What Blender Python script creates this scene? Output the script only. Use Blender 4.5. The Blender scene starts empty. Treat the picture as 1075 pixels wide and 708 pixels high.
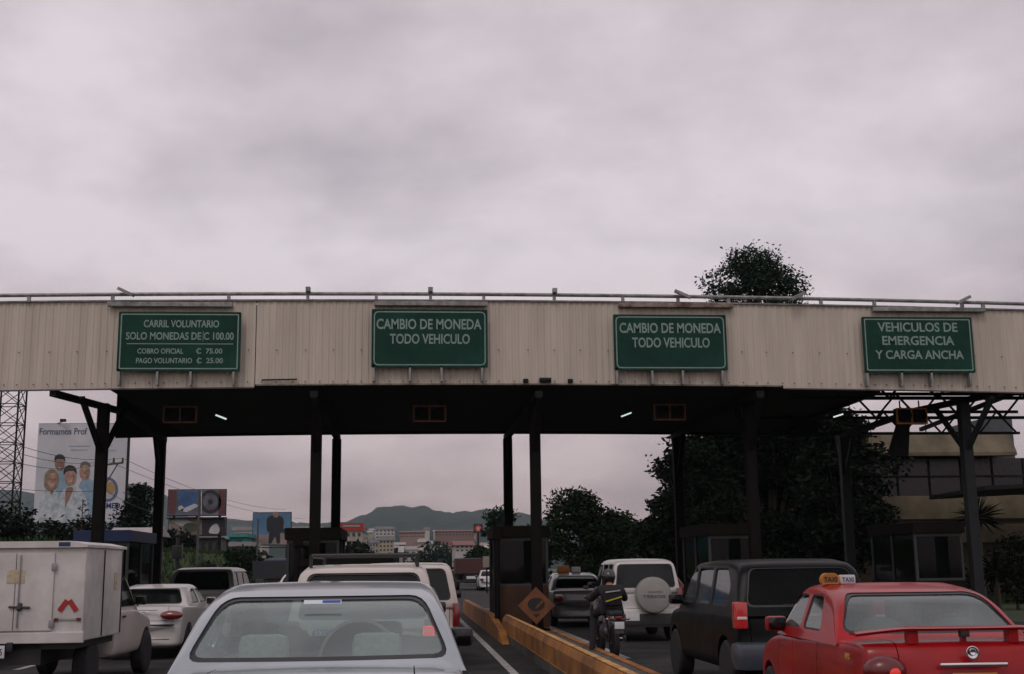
import bpy, bmesh, math, random
import numpy as np
from mathutils import Vector, Matrix
R_ = math.radians
S = bpy.context.scene
C = S.collection
random.seed(7)
# ------------------------------------------------------------------ camera
CAM_H = 1.6
PIT, YAW, ROLL, FPX = 0.1859, 0.0850, -0.0122, 1286.0     # focal length in pixels of a 1075 px wide frame
Fv = Vector((math.sin(YAW)*math.cos(PIT), math.cos(YAW)*math.cos(PIT), math.sin(PIT)))
R0 = Vector((math.cos(YAW), -math.sin(YAW), 0)); U0 = R0.cross(Fv)
Rv = math.cos(ROLL)*R0 + math.sin(ROLL)*U0; Uv = -math.sin(ROLL)*R0 + math.cos(ROLL)*U0
cd = bpy.data.cameras.new('camera'); cam = bpy.data.objects.new('camera', cd); C.objects.link(cam)
cd.sensor_width = 36; cd.lens = 36*FPX/1075; cd.clip_end = 20000; cd.clip_start = 0.1
M = Matrix((Rv, Uv, -Fv)).transposed().to_4x4(); M.translation = (0, 0, CAM_H)
cam.matrix_world = M
S.camera = cam
def at(x, y, Y):
    d = Fv*FPX + Rv*(x-537.5) + Uv*(354-y)
    return d*(Y/d.y) + Vector((0, 0, CAM_H))
# ------------------------------------------------------------------ world
SUN_EL, SUN_AZ = R_(52), R_(205)
w = bpy.data.worlds.new('World'); S.world = w; w.use_nodes = True
nt = w.node_tree; N = nt.nodes; L = nt.links
bg = N['Background']; bg.inputs[1].default_value = 0.1
sky = N.new('ShaderNodeTexSky'); sky.sky_type = 'NISHITA'; sky.sun_disc = False
sky.sun_elevation = SUN_EL; sky.sun_rotation = SUN_AZ; sky.dust_density = 3
tc = N.new('ShaderNodeTexCoord'); sx = N.new('ShaderNodeSeparateXYZ'); L.new(tc.outputs['Generated'], sx.inputs[0])
def wm(op, a, b=None, clamp=False):
    n = N.new('ShaderNodeMath'); n.operation = op; n.use_clamp = clamp
    for i, v in enumerate((a, b)):
        if v is None: continue
        if hasattr(v, 'is_linked') or hasattr(v, 'links'): L.new(v, n.inputs[i])
        else: n.inputs[i].default_value = v
    return n.outputs[0]
zz = wm('ADD', wm('MAXIMUM', sx.outputs[2], 0.0), 0.30)
cx = wm('DIVIDE', sx.outputs[0], zz); cy = wm('DIVIDE', sx.outputs[1], zz)
cb = N.new('ShaderNodeCombineXYZ'); L.new(cx, cb.inputs[0]); L.new(cy, cb.inputs[1])
def wnoise(scale, det, rough, dist, off):
    mp = N.new('ShaderNodeMapping'); mp.inputs['Location'].default_value = off; L.new(cb.outputs[0], mp.inputs[0])
    n = N.new('ShaderNodeTexNoise'); n.inputs['Scale'].default_value = scale; n.inputs['Detail'].default_value = det
    n.inputs['Roughness'].default_value = rough; n.inputs['Distortion'].default_value = dist
    L.new(mp.outputs[0], n.inputs['Vector']); return n.outputs[0]
n1 = wnoise(1.05, 9, .56, .15, (3.1, 5.2, 0)); n2 = wnoise(3.4, 6, .55, .1, (7.7, 1.2, 3))
mixv = wm('ADD', wm('MULTIPLY', n1, .75), wm('MULTIPLY', n2, .25))
cr = N.new('ShaderNodeValToRGB'); L.new(mixv, cr.inputs[0])
e = cr.color_ramp.elements
e[0].position = .415; e[0].color = (5.1, 4.5, 4.95, 1)
e[1].position = .575; e[1].color = (8.1, 7.3, 7.75, 1)
m_ = e.new(.5); m_.color = (6.7, 5.95, 6.4, 1)
# the cloud base is warmer and a touch dimmer towards the horizon
hz = wm('SUBTRACT', 1.0, wm('MULTIPLY', sx.outputs[2], 4.0), True)
mc = N.new('ShaderNodeMix'); mc.data_type = 'RGBA'; mc.blend_type = 'MULTIPLY'
L.new(wm('MULTIPLY', hz, .8), mc.inputs[0]); L.new(cr.outputs[0], mc.inputs[6]); mc.inputs[7].default_value = (.84, .655, .585, 1)
mx = N.new('ShaderNodeMix'); mx.data_type = 'RGBA'; mx.inputs[0].default_value = .96
L.new(sky.outputs[0], mx.inputs[6]); L.new(mc.outputs[2], mx.inputs[7]); L.new(mx.outputs[2], bg.inputs[0])
# ------------------------------------------------------------------ sun behind cloud
sl = bpy.data.lights.new('sun', 'SUN'); sl.energy = 0.55; sl.angle = R_(18); sl.color = (1, .93, .86)
so = bpy.data.objects.new('sun', sl); C.objects.link(so)
sd = Vector((math.sin(SUN_AZ)*math.cos(SUN_EL), math.cos(SUN_AZ)*math.cos(SUN_EL), math.sin(SUN_EL)))
so.rotation_euler = sd.to_track_quat('Z', 'Y').to_euler()
S.view_settings.view_transform = 'Standard'; S.view_settings.look = 'None'
S.view_settings.exposure = 0.0; S.view_settings.gamma = 1
# ------------------------------------------------------------------ materials
MATS = {}
def mat(name, col, rough=.6, metal=0., var=.18, scale=3., bump=0., coat=0., col2=None, spec=.5, emit=0., detail=5, obj_space=True, stretch=None):
    if name in MATS: return MATS[name]
    m = bpy.data.materials.new(name); m.use_nodes = True; MATS[name] = m
    n, l = m.node_tree.nodes, m.node_tree.links; p = n['Principled BSDF']
    t = n.new('ShaderNodeTexCoord'); src = t.outputs['Object']
    if stretch:
        mp = n.new('ShaderNodeMapping'); mp.inputs['Scale'].default_value = stretch; l.new(src, mp.inputs[0]); src = mp.outputs[0]
    no = n.new('ShaderNodeTexNoise'); no.inputs['Scale'].default_value = scale; no.inputs['Detail'].default_value = detail; no.inputs['Roughness'].default_value = .62
    l.new(src, no.inputs['Vector'])
    r = n.new('ShaderNodeValToRGB'); l.new(no.outputs[0], r.inputs[0])
    a = [c*(1-var) for c in col]; b = [min(1, c*(1+var)) for c in col]
    if col2: b = col2
    r.color_ramp.elements[0].position = .33; r.color_ramp.elements[1].position = .68
    r.color_ramp.elements[0].color = (*a, 1); r.color_ramp.elements[1].color = (*b, 1)
    l.new(r.outputs[0], p.inputs['Base Color'])
    rr = n.new('ShaderNodeMapRange'); l.new(no.outputs[0], rr.inputs[0]); rr.inputs[3].default_value = max(0, rough-.08); rr.inputs[4].default_value = min(1, rough+.1)
    l.new(rr.outputs[0], p.inputs['Roughness'])
    p.inputs['Metallic'].default_value = metal; p.inputs['Coat Weight'].default_value = coat; p.inputs['Coat Roughness'].default_value = .08
    p.inputs['Specular IOR Level'].default_value = spec
    if bump:
        bn = n.new('ShaderNodeBump'); bn.inputs['Strength'].default_value = bump; bn.inputs['Distance'].default_value = .02
        l.new(no.outputs[0], bn.inputs['Height']); l.new(bn.outputs[0], p.inputs['Normal'])
    if emit:
        l.new(r.outputs[0], p.inputs['Emission Color']); p.inputs['Emission Strength'].default_value = emit
    return m
def glass(name, tint=(.55, .62, .6), gloss=.06, film=.08, fres=.9):
    if name in MATS: return MATS[name]
    m = bpy.data.materials.new(name); m.use_nodes = True; MATS[name] = m
    n, l = m.node_tree.nodes, m.node_tree.links; n.remove(n['Principled BSDF']); out = n['Material Output']
    tr = n.new('ShaderNodeBsdfTransparent'); tr.inputs[0].default_value = (*tint, 1)
    gl = n.new('ShaderNodeBsdfGlossy'); gl.inputs['Roughness'].default_value = .04; gl.inputs[0].default_value = (.9, .95, .95, 1)
    df = n.new('ShaderNodeBsdfDiffuse'); df.inputs[0].default_value = (.36, .46, .43, 1)
    lf = n.new('ShaderNodeLayerWeight'); lf.inputs[0].default_value = .5; lp = n.new('ShaderNodeMath'); lp.operation = 'POWER'; l.new(lf.outputs['Facing'], lp.inputs[0]); lp.inputs[1].default_value = 5; lw = n.new('ShaderNodeMath'); lw.operation = 'MULTIPLY_ADD'; l.new(lp.outputs[0], lw.inputs[0]); lw.inputs[1].default_value = fres; lw.inputs[2].default_value = .04*fres/.9
    ad = n.new('ShaderNodeMath'); ad.operation = 'ADD'; ad.use_clamp = True; l.new(lw.outputs[0], ad.inputs[0]); ad.inputs[1].default_value = gloss
    mi = n.new('ShaderNodeMixShader'); l.new(ad.outputs[0], mi.inputs[0]); l.new(tr.outputs[0], mi.inputs[1]); l.new(gl.outputs[0], mi.inputs[2])
    # pale greenish film: road dust plus a painted veil of reflected sky
    no = n.new('ShaderNodeTexNoise'); no.inputs['Scale'].default_value = 2.5; tcn = n.new('ShaderNodeTexCoord'); l.new(tcn.outputs['Object'], no.inputs['Vector'])
    mr = n.new('ShaderNodeMapRange'); l.new(no.outputs[0], mr.inputs[0]); mr.inputs[1].default_value = .3; mr.inputs[2].default_value = .75; mr.inputs[3].default_value = film*.3; mr.inputs[4].default_value = film
    m2 = n.new('ShaderNodeMixShader'); l.new(mr.outputs[0], m2.inputs[0]); l.new(mi.outputs[0], m2.inputs[1]); l.new(df.outputs[0], m2.inputs[2])
    l.new(m2.outputs[0], out.inputs[0]); return m
def leafmat(name, a, b):
    if name in MATS: return MATS[name]
    m = bpy.data.materials.new(name); m.use_nodes = True; MATS[name] = m
    n, l = m.node_tree.nodes, m.node_tree.links; p = n['Principled BSDF']
    g = n.new('ShaderNodeNewGeometry'); r = n.new('ShaderNodeValToRGB'); l.new(g.outputs['Random Per Island'], r.inputs[0])
    r.color_ramp.elements[0].color = (*a, 1); r.color_ramp.elements[1].color = (*b, 1)
    l.new(r.outputs[0], p.inputs['Base Color']); p.inputs['Roughness'].default_value = .8; p.inputs['Specular IOR Level'].default_value = .08
    return m
# ------------------------------------------------------------------ object helpers
def tag(o, label=None, cat=None, group=None, kind=None):
    if label: o['label'] = label
    if cat: o['category'] = cat
    if group: o['group'] = group
    if kind: o['kind'] = kind
    return o
def thing(name, label, cat, loc=(0, 0, 0), rz=0., group=None):
    o = bpy.data.objects.new(name, None); C.objects.link(o); o.location = loc; o.rotation_euler = (0, 0, rz); o.empty_display_size = .2
    return tag(o, label, cat, group)
def link(name, me, m=None, parent=None, smooth=False, loc=None, rot=None):
    o = bpy.data.objects.new(name, me); C.objects.link(o)
    if m:
        me.materials.clear(); me.materials.append(m)
    if parent: o.parent = parent
    if loc: o.location = loc
    if rot: o.rotation_euler = rot
    if smooth:
        me.polygons.foreach_set('use_smooth', [True]*len(me.polygons))
    return o
def autosmooth(me, ang=35):
    me.polygons.foreach_set('use_smooth', [True]*len(me.polygons))
    bm = bmesh.new(); bm.from_mesh(me)
    for ed in bm.edges:
        if len(ed.link_faces) != 2 or ed.calc_face_angle(0) > R_(ang): ed.smooth = False
    bm.to_mesh(me); bm.free()
class MB:
    def __init__(s): s.bm = bmesh.new()
    def box(s, x0, x1, y0, y1, z0, z1, bev=0., mtx=None):
        r = bmesh.ops.create_cube(s.bm, size=1)
        vs = r['verts']
        bmesh.ops.scale(s.bm, verts=vs, vec=(x1-x0, y1-y0, z1-z0)); bmesh.ops.translate(s.bm, verts=vs, vec=((x0+x1)/2, (y0+y1)/2, (z0+z1)/2))
        if bev:
            es = list({ed for v in vs for ed in v.link_edges}); rr = bmesh.ops.bevel(s.bm, geom=es, offset=bev, segments=2, affect='EDGES', profile=.6)
            vs = list({v for f in rr['faces'] for v in f.verts} | {v for v in vs if v.is_valid})
        if mtx: bmesh.ops.transform(s.bm, matrix=mtx, verts=vs)
        return s
    def tube(s, a, b, r, r2=None, n=8, caps=True):
        a = Vector(a); b = Vector(b); d = b-a
        q = d.to_track_quat('Z', 'Y').to_matrix().to_4x4(); q.translation = (a+b)/2
        bmesh.ops.create_cone(s.bm, cap_ends=caps, segments=n, radius1=r, radius2=r if r2 is None else r2, depth=d.length, matrix=q); return s
    def bar(s, a, b, w_, h_):
        a = Vector(a); b = Vector(b); d = b-a
        q = d.to_track_quat('Z', 'Y').to_matrix().to_4x4(); q.translation = (a+b)/2
        r = bmesh.ops.create_cube(s.bm, size=1); bmesh.ops.scale(s.bm, verts=r['verts'], vec=(w_, h_, d.length)); bmesh.ops.transform(s.bm, matrix=q, verts=r['verts']); return s
    def ball(s, c, rx, ry=None, rz=None, seg=16):
        r = bmesh.ops.create_uvsphere(s.bm, u_segments=seg, v_segments=seg//2+2, radius=1)
        bmesh.ops.scale(s.bm, verts=r['verts'], vec=(rx, ry or rx, rz or rx)); bmesh.ops.translate(s.bm, verts=r['verts'], vec=c); return s
    def poly(s, pts, ext):
        """closed outline extruded by the vector ext"""
        vs = [s.bm.verts.new(p) for p in pts]; f = s.bm.faces.new(vs)
        r = bmesh.ops.extrude_face_region(s.bm, geom=[f]); nv = [v for v in r['geom'] if isinstance(v, bmesh.types.BMVert)]
        bmesh.ops.translate(s.bm, verts=nv, vec=ext); return s
    def lathe(s, prof, c, axis='x', n=24):
        """prof: (radius, offset along axis)"""
        rings = []
        for (r, o) in prof:
            ring = []
            for k in range(n):
                a = 2*math.pi*k/n
                if axis == 'x': p = (c[0]+o, c[1]+r*math.cos(a), c[2]+r*math.sin(a))
                elif axis == 'y': p = (c[0]+r*math.cos(a), c[1]+o, c[2]+r*math.sin(a))
                else: p = (c[0]+r*math.cos(a), c[1]+r*math.sin(a), c[2]+o)
                ring.append(s.bm.verts.new(p))
            rings.append(ring)
        for i in range(len(rings)-1):
            for k in range(n):
                s.bm.faces.new((rings[i][k], rings[i][(k+1) % n], rings[i+1][(k+1) % n], rings[i+1][k]))
        for ring, rr in ((rings[0], prof[0][0]), (rings[-1], prof[-1][0])):
            if rr > 1e-4: s.bm.faces.new(ring)
        return s
    def mesh(s, name, smooth=0):
        bmesh.ops.recalc_face_normals(s.bm, faces=s.bm.faces[:])
        me = bpy.data.meshes.new(name); s.bm.to_mesh(me); s.bm.free()
        if smooth: autosmooth(me, smooth)
        return me
    def build(s, name, m, parent=None, smooth=0, **k):
        return link(name, s.mesh(name, smooth), m, parent, **k)
def explode(o, name=None):
    """one object per loose piece"""
    bm = bmesh.new(); bm.from_mesh(o.data); seen = set(); pieces = []
    for v in bm.verts:
        if v.index in seen: continue
        st_ = [v]; seen.add(v.index); comp = []
        while st_:
            q = st_.pop(); comp.append(q.index)
            for e_ in q.link_edges:
                w_ = e_.other_vert(q)
                if w_.index not in seen: seen.add(w_.index); st_.append(w_)
        pieces.append(set(comp))
    if len(pieces) > 1:
        for p in pieces:
            b = bm.copy(); b.verts.ensure_lookup_table(); bmesh.ops.delete(b, geom=[v for v in b.verts if v.index not in p], context='VERTS')
            me = bpy.data.meshes.new(name or o.name); b.to_mesh(me); b.free(); link(name or o.name.split('.')[0], me, o.data.materials[0] if o.data.materials else None, o.parent, loc=o.location.copy(), rot=o.rotation_euler.copy())
        bpy.data.objects.remove(o)
    bm.free()
def copy_tree(o, loc=None, label=None, parent=None, skip=()):
    c = o.copy(); C.objects.link(c)
    if parent: c.parent = parent
    for ch in o.children: copy_tree(ch, parent=c)
    if loc is not None: c.location = loc
    if label: c['label'] = label
    return c
def evaluated(o):
    dg = bpy.context.evaluated_depsgraph_get(); dg.update()
    me = bpy.data.meshes.new_from_object(o.evaluated_get(dg)); return me
def apply_mods(o):
    me = evaluated(o); o.modifiers.clear(); old = o.data; o.data = me; bpy.data.meshes.remove(old); return o
def text(name, s_, box, Y, m, parent, off=.012, ext=.004, flip=False, rot=None, fit_h=True):
    """lettering filling box=(x0,x1,z0,z1) of the parent's space on the plane y=Y, read from -y"""
    cu = bpy.data.curves.new(name, 'FONT'); cu.body = s_; cu.size = 1; cu.offset = off; cu.extrude = .01; cu.resolution_u = 3
    o = bpy.data.objects.new('tmp', cu); C.objects.link(o); me = evaluated(o); bpy.data.objects.remove(o); bpy.data.curves.remove(cu)
    co = np.empty(len(me.vertices)*3); me.vertices.foreach_get('co', co); co = co.reshape(-1, 3)
    mn, mxx = co.min(0), co.max(0); x0, x1, z0, z1 = box
    X = x0+(co[:, 0]-mn[0])/(mxx[0]-mn[0])*(x1-x0); Z = z0+(co[:, 1]-mn[1])/(mxx[1]-mn[1])*(z1-z0)
    Yy = Y-(co[:, 2]-mn[2])/(mxx[2]-mn[2])*ext
    me.vertices.foreach_set('co', np.stack([X, Yy, Z], 1).ravel()); me.update()
    return link(name, me, m, parent, loc=None, rot=rot)
# ------------------------------------------------------------------ vehicles
def loft(rings):
    bm = bmesh.new(); vr = [[bm.verts.new(p) for p in r] for r in rings]; n = len(rings[0])
    for i in range(len(vr)-1):
        for k in range(n): bm.faces.new((vr[i][k], vr[i][(k+1) % n], vr[i+1][(k+1) % n], vr[i+1][k]))
    bm.faces.new(vr[0][::-1]); bm.faces.new(vr[-1])
    bmesh.ops.recalc_face_normals(bm, faces=bm.faces[:]); me = bpy.data.meshes.new('loft'); bm.to_mesh(me); bm.free(); return me
def mirror_ring(half, y):      # half: (x,z,(dy)) from bottom centre to top centre
    pts = [(h[0], y+(h[2] if len(h) > 2 else 0), h[1]) for h in half]
    return pts+[(-p[0], p[1], p[2]) for p in pts[1:-1]][::-1]
def rounded(poly, r, n=4):
    out = []; k = len(poly)
    for i in range(k):
        p = Vector(poly[i]); a = Vector(poly[i-1]); b = Vector(poly[(i+1) % k])
        u = (a-p); v = (b-p); rr = min(r, u.length*.45, v.length*.45); u.normalize(); v.normalize()
        A = p+u*rr; B = p+v*rr
        for j in range(n+1):
            t = j/n; out.append((1-t)**2*A+2*t*(1-t)*p+t*t*B)
    return [tuple(q) for q in out]
def prism(poly, axis, a, b):
    mb = MB()
    if axis == 'x': mb.poly([(a, p[0], p[1]) for p in poly], (b-a, 0, 0))
    else: mb.poly([(p[0], a, p[1]) for p in poly], (0, b-a, 0))
    return mb.mesh('cut')
def boolean(o, cutters, op='DIFFERENCE'):
    tmp = []
    for me in cutters:
        t = bpy.data.objects.new('t', me); C.objects.link(t); t.parent = o.parent; tmp.append(t)
        md = o.modifiers.new('b', 'BOOLEAN'); md.operation = op; md.object = t; md.solver = 'EXACT'
    apply_mods(o)
    for t in tmp:
        me = t.data; bpy.data.objects.remove(t); bpy.data.meshes.remove(me)
    return o
def smooth_profile(pts, r=.12, n=4):
    out = [Vector(pts[0])]
    for i in range(1, len(pts)-1):
        p = Vector(pts[i]); a = Vector(pts[i-1]); b = Vector(pts[i+1]); u = a-p; v = b-p
        rr = min(r, u.length*.45, v.length*.45); u.normalize(); v.normalize()
        for j in range(n+1):
            t = j/n; out.append((1-t)**2*(p+u*rr)+2*t*(1-t)*p+t*t*(p+v*rr))
    out.append(Vector(pts[-1])); res = []
    for i in range(len(out)-1):
        k = max(1, int((out[i+1]-out[i]).length/.22))
        for j in range(k): res.append(out[i].lerp(out[i+1], j/k))
    res.append(out[-1])
    for i in range(1, len(res)):
        if res[i].x-res[i-1].x < .012: res[i].x = res[i-1].x+.012
    return res
def gh_ring(y, zt, g, d=0.):
    base, belt, H, wb, wr = g['base'], g['belt'], g['H'], g['wb']-d, g['wr']-d
    zt = max(zt-d, base+.02); xs = lambda z: wb-(wb-wr)*(z-belt)/(H-belt)
    rc = min(g.get('rc', .11), (zt-base)*.45); mid = (g['y0']+g['y1'])/2
    half = [(0, base)]
    z1 = zt-rc; half += [(xs(base), base), (xs(base+(z1-base)*.5), base+(z1-base)*.5), (xs(z1), z1)]
    xe = xs(z1)
    for j in (1, 2, 3): a = math.pi/2*j/3; half.append((xe-rc*1.15*(1-math.cos(a)), z1+(rc-.0)*math.sin(a)*.92))
    xe2 = half[-1][0]; ze = half[-1][1]
    for j in (.66, .33, 0): half.append((xe2*j, ze+(zt-ze+.0)*(1-j*j)))
    c = g.get('cr', .12) if y < mid else -g.get('cf', .22)
    wgt = abs(y-mid)/(abs(g['y1']-g['y0'])/2); wgt = wgt**2
    return mirror_ring([(x, z, c*wgt*(x/wb)**2) for x, z in half], y)
NSIDE = 3
def greenhouse(t, g, paint, glassm, windows, rear, front, trim=None):
    prof = smooth_profile(g['prof'], g.get('pr', .16))
    o = link(g.get('name', 'cabin'), loft([gh_ring(p.x, p.y, g) for p in prof]), paint, t)
    gi = dict(g); gi['base'] = g['base']-.06
    # inner void follows the outer skin 4 cm in
    inner = [gh_ring(p.x, p.y, gi, .042) for p in prof]
    y0, y1 = g['prof'][0][0], g['prof'][-1][0]; mid = (y0+y1)/2
    k = 1-.10/(y1-y0)
    inner = [[(p[0], mid+(p[1]-mid)*k, p[2]) for p in r] for r in inner]
    cut = [loft(inner)]
    for wpoly in windows: cut.append(prism(rounded(wpoly, .07), 'x', -2, 2))
    if rear: cut.append(prism(rounded(rear, g.get('rr', .09)), 'y', y0-1, g.get('rcut', mid)-.037))
    if front: cut.append(prism(rounded(front, .1), 'y', mid+.041, y1+1))
    boolean(o, cut); autosmooth(o.data, 40)
    # glazing, 14 mm inside the paint
    rings = [gh_ring(p.x, p.y, g, .014) for p in prof]
    rings = [[(p[0], mid+(p[1]-mid)*(1-.03/(y1-y0)), p[2]) for p in r] for r in rings]
    n = len(rings[0]); sets = {'rear_window': [], 'windshield': [], 'side_window_l': [], 'side_window_r': []}
    ry, fy = g['ry'], g['fy']
    for i in range(len(rings)-1):
        for q in range(n):
            q2 = (q+1) % n; cx_ = (rings[i][q][0]+rings[i][q2][0]+rings[i+1][q][0])/3; h = min(q, n-q-1)
            if h == 0: continue
            quad = (rings[i][q], rings[i][q2], rings[i+1][q2], rings[i+1][q]); yc = (prof[i].x+prof[i+1].x)/2
            if h < NSIDE: sets['side_window_l' if cx_ < 0 else 'side_window_r'].append(quad)
            elif yc < ry: sets['rear_window'].append(quad)
            elif yc > fy: sets['windshield'].append(quad)
    for nm, qs in sets.items():
        if not qs or (nm == 'rear_window' and not rear) or (nm == 'windshield' and not front) or (nm.startswith('side') and not windows): continue
        bm = bmesh.new()
        for qd in qs: bm.faces.new([bm.verts.new(p) for p in qd])
        bmesh.ops.remove_doubles(bm, verts=bm.verts[:], dist=.0005); bmesh.ops.recalc_face_normals(bm, faces=bm.faces[:])
        me = bpy.data.meshes.new(nm); bm.to_mesh(me); bm.free()
        gm = glassm
        if isinstance(glassm, dict): gm = glassm.get(nm, glassm['*'])
        link(nm.replace('_l', '').replace('_r', '') if nm.startswith('side') else nm, me, gm, t, smooth=True)
    if g.get('seal', True):      # black rubber surround just inside every opening
        def sk(poly, d):
            cx_ = sum(p[0] for p in poly)/len(poly); cz_ = sum(p[1] for p in poly)/len(poly); w_ = max(p[0] for p in poly)-min(p[0] for p in poly); h_ = max(p[1] for p in poly)-min(p[1] for p in poly)
            return [(cx_+(p[0]-cx_)*(1-2*d/w_), cz_+(p[1]-cz_)*(1-2*d/h_)) for p in poly]
        def shrink(rr, f): return [[(p[0], mid+(p[1]-mid)*(1-f/(y1-y0)), p[2]) for p in r] for r in rr]
        so_ = link('window_surround', loft(shrink([gh_ring(p.x, p.y, g, .0065) for p in prof], .024)), BLK, t)
        cut = [loft(shrink([gh_ring(p.x, p.y, gi, .0125) for p in prof], .038))]
        for wpoly in windows: cut.append(prism(rounded(sk(wpoly, .016), .06), 'x', -2, 2))
        if rear: cut.append(prism(rounded(sk(rear, .022), g.get('rr', .09)), 'y', y0-1, g.get('rcut', mid)-.037))
        if front: cut.append(prism(rounded(sk(front, .02), .1), 'y', mid+.041, y1+1))
        boolean(so_, cut); autosmooth(so_.data, 40)
    return o
def lower_body(t, st, W, paint, wheels, wr, tub=None, sub=2, arch=True, name='body', gaps=(), boot=None):
    rings = []
    for s in st:
        y, k, zt, zb = s[:4]; hw = W/2*k; h = zt-zb; cr = s[4] if len(s) > 4 else .0
        half = [(0, zb), (hw*.82, zb), (hw*.955, zb+h*.06), (hw*.985, zb+h*.25), (hw, zb+h*.55), (hw*.992, zb+h*.80), (hw*.975, zt-h*.055), (hw*.955, zt-h*.02), (hw*.91, zt), (hw*.45, zt+.012), (0, zt+.018)]
        half = [(x, z, cr*(x/(W/2))**2) for x, z in half]
        rings.append(mirror_ring(half, y))
    o = link(name, loft(rings), paint, t)
    md = o.modifiers.new('s', 'SUBSURF'); md.levels = sub; md.render_levels = sub; apply_mods(o)
    cuts = []
    if arch:
        for yw in wheels:
            for sx_ in (-1, 1):
                mb = MB(); mb.lathe([(wr+.055, 0), (wr+.055, .5)], (sx_*W/2-(.25 if sx_ > 0 else .25), yw, wr), 'x', 28); cuts.append(mb.mesh('c'))
    for yg in gaps:
        for sx_ in (-1, 1):
            mb = MB(); mb.box(min(sx_*W/2*.955, sx_*W*.6), max(sx_*W/2*.955, sx_*W*.6), yg-.005, yg+.005, st[4][3]+.12, 1.3); cuts.append(mb.mesh('c'))
    if boot:
        for sx_ in (-1, 1): mb = MB(); mb.box(sx_*boot[0]-.004, sx_*boot[0]+.004, -.2, boot[1], boot[2], boot[3]); cuts.append(mb.mesh('c'))
        mb = MB(); mb.box(-boot[0], boot[0], -.2, boot[1]*.55, boot[2]-.004, boot[2]+.004); cuts.append(mb.mesh('c'))
    if tub:
        mb = MB(); mb.box(-tub[0], tub[0], tub[1], tub[2], tub[3], 2.5); cuts.append(mb.mesh('c'))
    if cuts: boolean(o, cuts)
    autosmooth(o.data, 32); return o
TY = lambda: mat('tyre_rubber', (.018, .018, .02), .85, bump=.3, scale=20)
def wheel(t, x, y, r, rim, wd=.2, hub=True):
    sg = 1 if x > 0 else -1; b = MB()
    tp = [(r*.62, -wd/2), (r*.9, -wd/2), (r*.985, -wd*.38), (r, 0), (r*.985, wd*.38), (r*.9, wd/2), (r*.62, wd/2)]
    wl = bpy.data.objects.new('wheel', None); C.objects.link(wl); wl.parent = t; wl.location = (x, y, r)
    b.lathe(tp, (0, 0, 0), 'x', 28); b.build('tyre', TY(), wl, 40)
    b = MB(); b.lathe([(0.001, sg*.05), (r*.12, sg*.055), (r*.2, sg*.02), (r*.5, sg*.03), (r*.6, sg*.085), (r*.64, sg*.09), (r*.64, -sg*.08)], (0, 0, 0), 'x', 24)
    for k in range(5):
        a = 2*math.pi*k/5; b.bar((sg*.05, 0, 0), (sg*.075, math.cos(a)*r*.6, math.sin(a)*r*.6), .03, .06)
    b.build('rim', rim, wl, 40)
def box_part(t, name, m, x0, x1, y0, y1, z0, z1, bev=.01, rot=None, seg=30):
    b = MB(); b.box(x0, x1, y0, y1, z0, z1, bev); return b.build(name, m, t, seg)
def plate(t, x, y, z, s_, bgm, fgm, w_=.30, h_=.15, name='licence_plate'):
    p = box_part(t, name, bgm, x-w_/2, x+w_/2, y-.008, y, z-h_/2, z+h_/2, .004)
    if s_: text('plate_number', s_, (x-w_*.4, x+w_*.4, z-h_*.28, z+h_*.25), y-.009, fgm, p, ext=.002)
    return p
def seat(t, x, y, z, m, w_=.5, h_=.62, head=True, hh=.2):
    s = box_part(t, 'seat', m, x-w_/2, x+w_/2, y, y+.14, z, z+h_, .06)
    b = MB(); b.box(x-w_/2, x+w_/2, y+.1, y+.55, z, z+.16, .05); b.build('seat_cushion', m, s, 40)
    if head:
        b = MB(); b.box(x-.13, x+.13, y+.0, y+.12, z+h_+.03, z+h_+.03+hh, .05); b.tube((x-.06, y+.06, z+h_-.02), (x-.06, y+.06, z+h_+.06), .008).tube((x+.06, y+.06, z+h_-.02), (x+.06, y+.06, z+h_+.06), .008)
        b.build('headrest', m, s, 40)
    return s
def mirrors(t, x, y, z, m, sides=(-1, 1), w_=.2):
    for sg in sides:
        b = MB(); b.box(sg*x+sg*.06-w_/2, sg*x+sg*.06+w_/2, y-.05, y+.06, z-.06, z+.08, .035); b.box(sg*x-.06, sg*x+.06, y-.01, y+.05, z-.05, z-.01, .01); mo = b.build('wing_mirror', m, t, 40)
        box_part(mo, 'mirror_glass', mat('mirror_dark', (.05, .055, .06), .1, 1., .05), sg*x+sg*.06-w_/2+.02, sg*x+sg*.06+w_/2-.02, y-.058, y-.052, z-.045, z+.065, .002)
mat('chrome', (.75, .75, .76), .12, 1., .05)
BLK = mat('black_plastic', (.02, .02, .022), .5, var=.3)
INT = mat('dark_interior', (.045, .045, .048), .85)
RED_OFF = mat('tail_lamp_red', (.16, .008, .008), .15, coat=1, spec=.6)
RED_ON = mat('tail_lamp_lit', (.9, .04, .03), .3, emit=1.6, var=.05)
CLR = mat('lamp_clear', (.6, .6, .6), .1, coat=1)
AMB = mat('lamp_amber', (.5, .16, .02), .15, coat=1)
ALLOY = mat('wheel_alloy', (.45, .45, .46), .35, .8)
STEEL = mat('wheel_steel', (.3, .3, .31), .5, .6)
PLW = mat('plate_white', (.6, .62, .62), .5, var=.08)
PLB = mat('plate_blue', (.04, .08, .3), .5)
FB = .03
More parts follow.
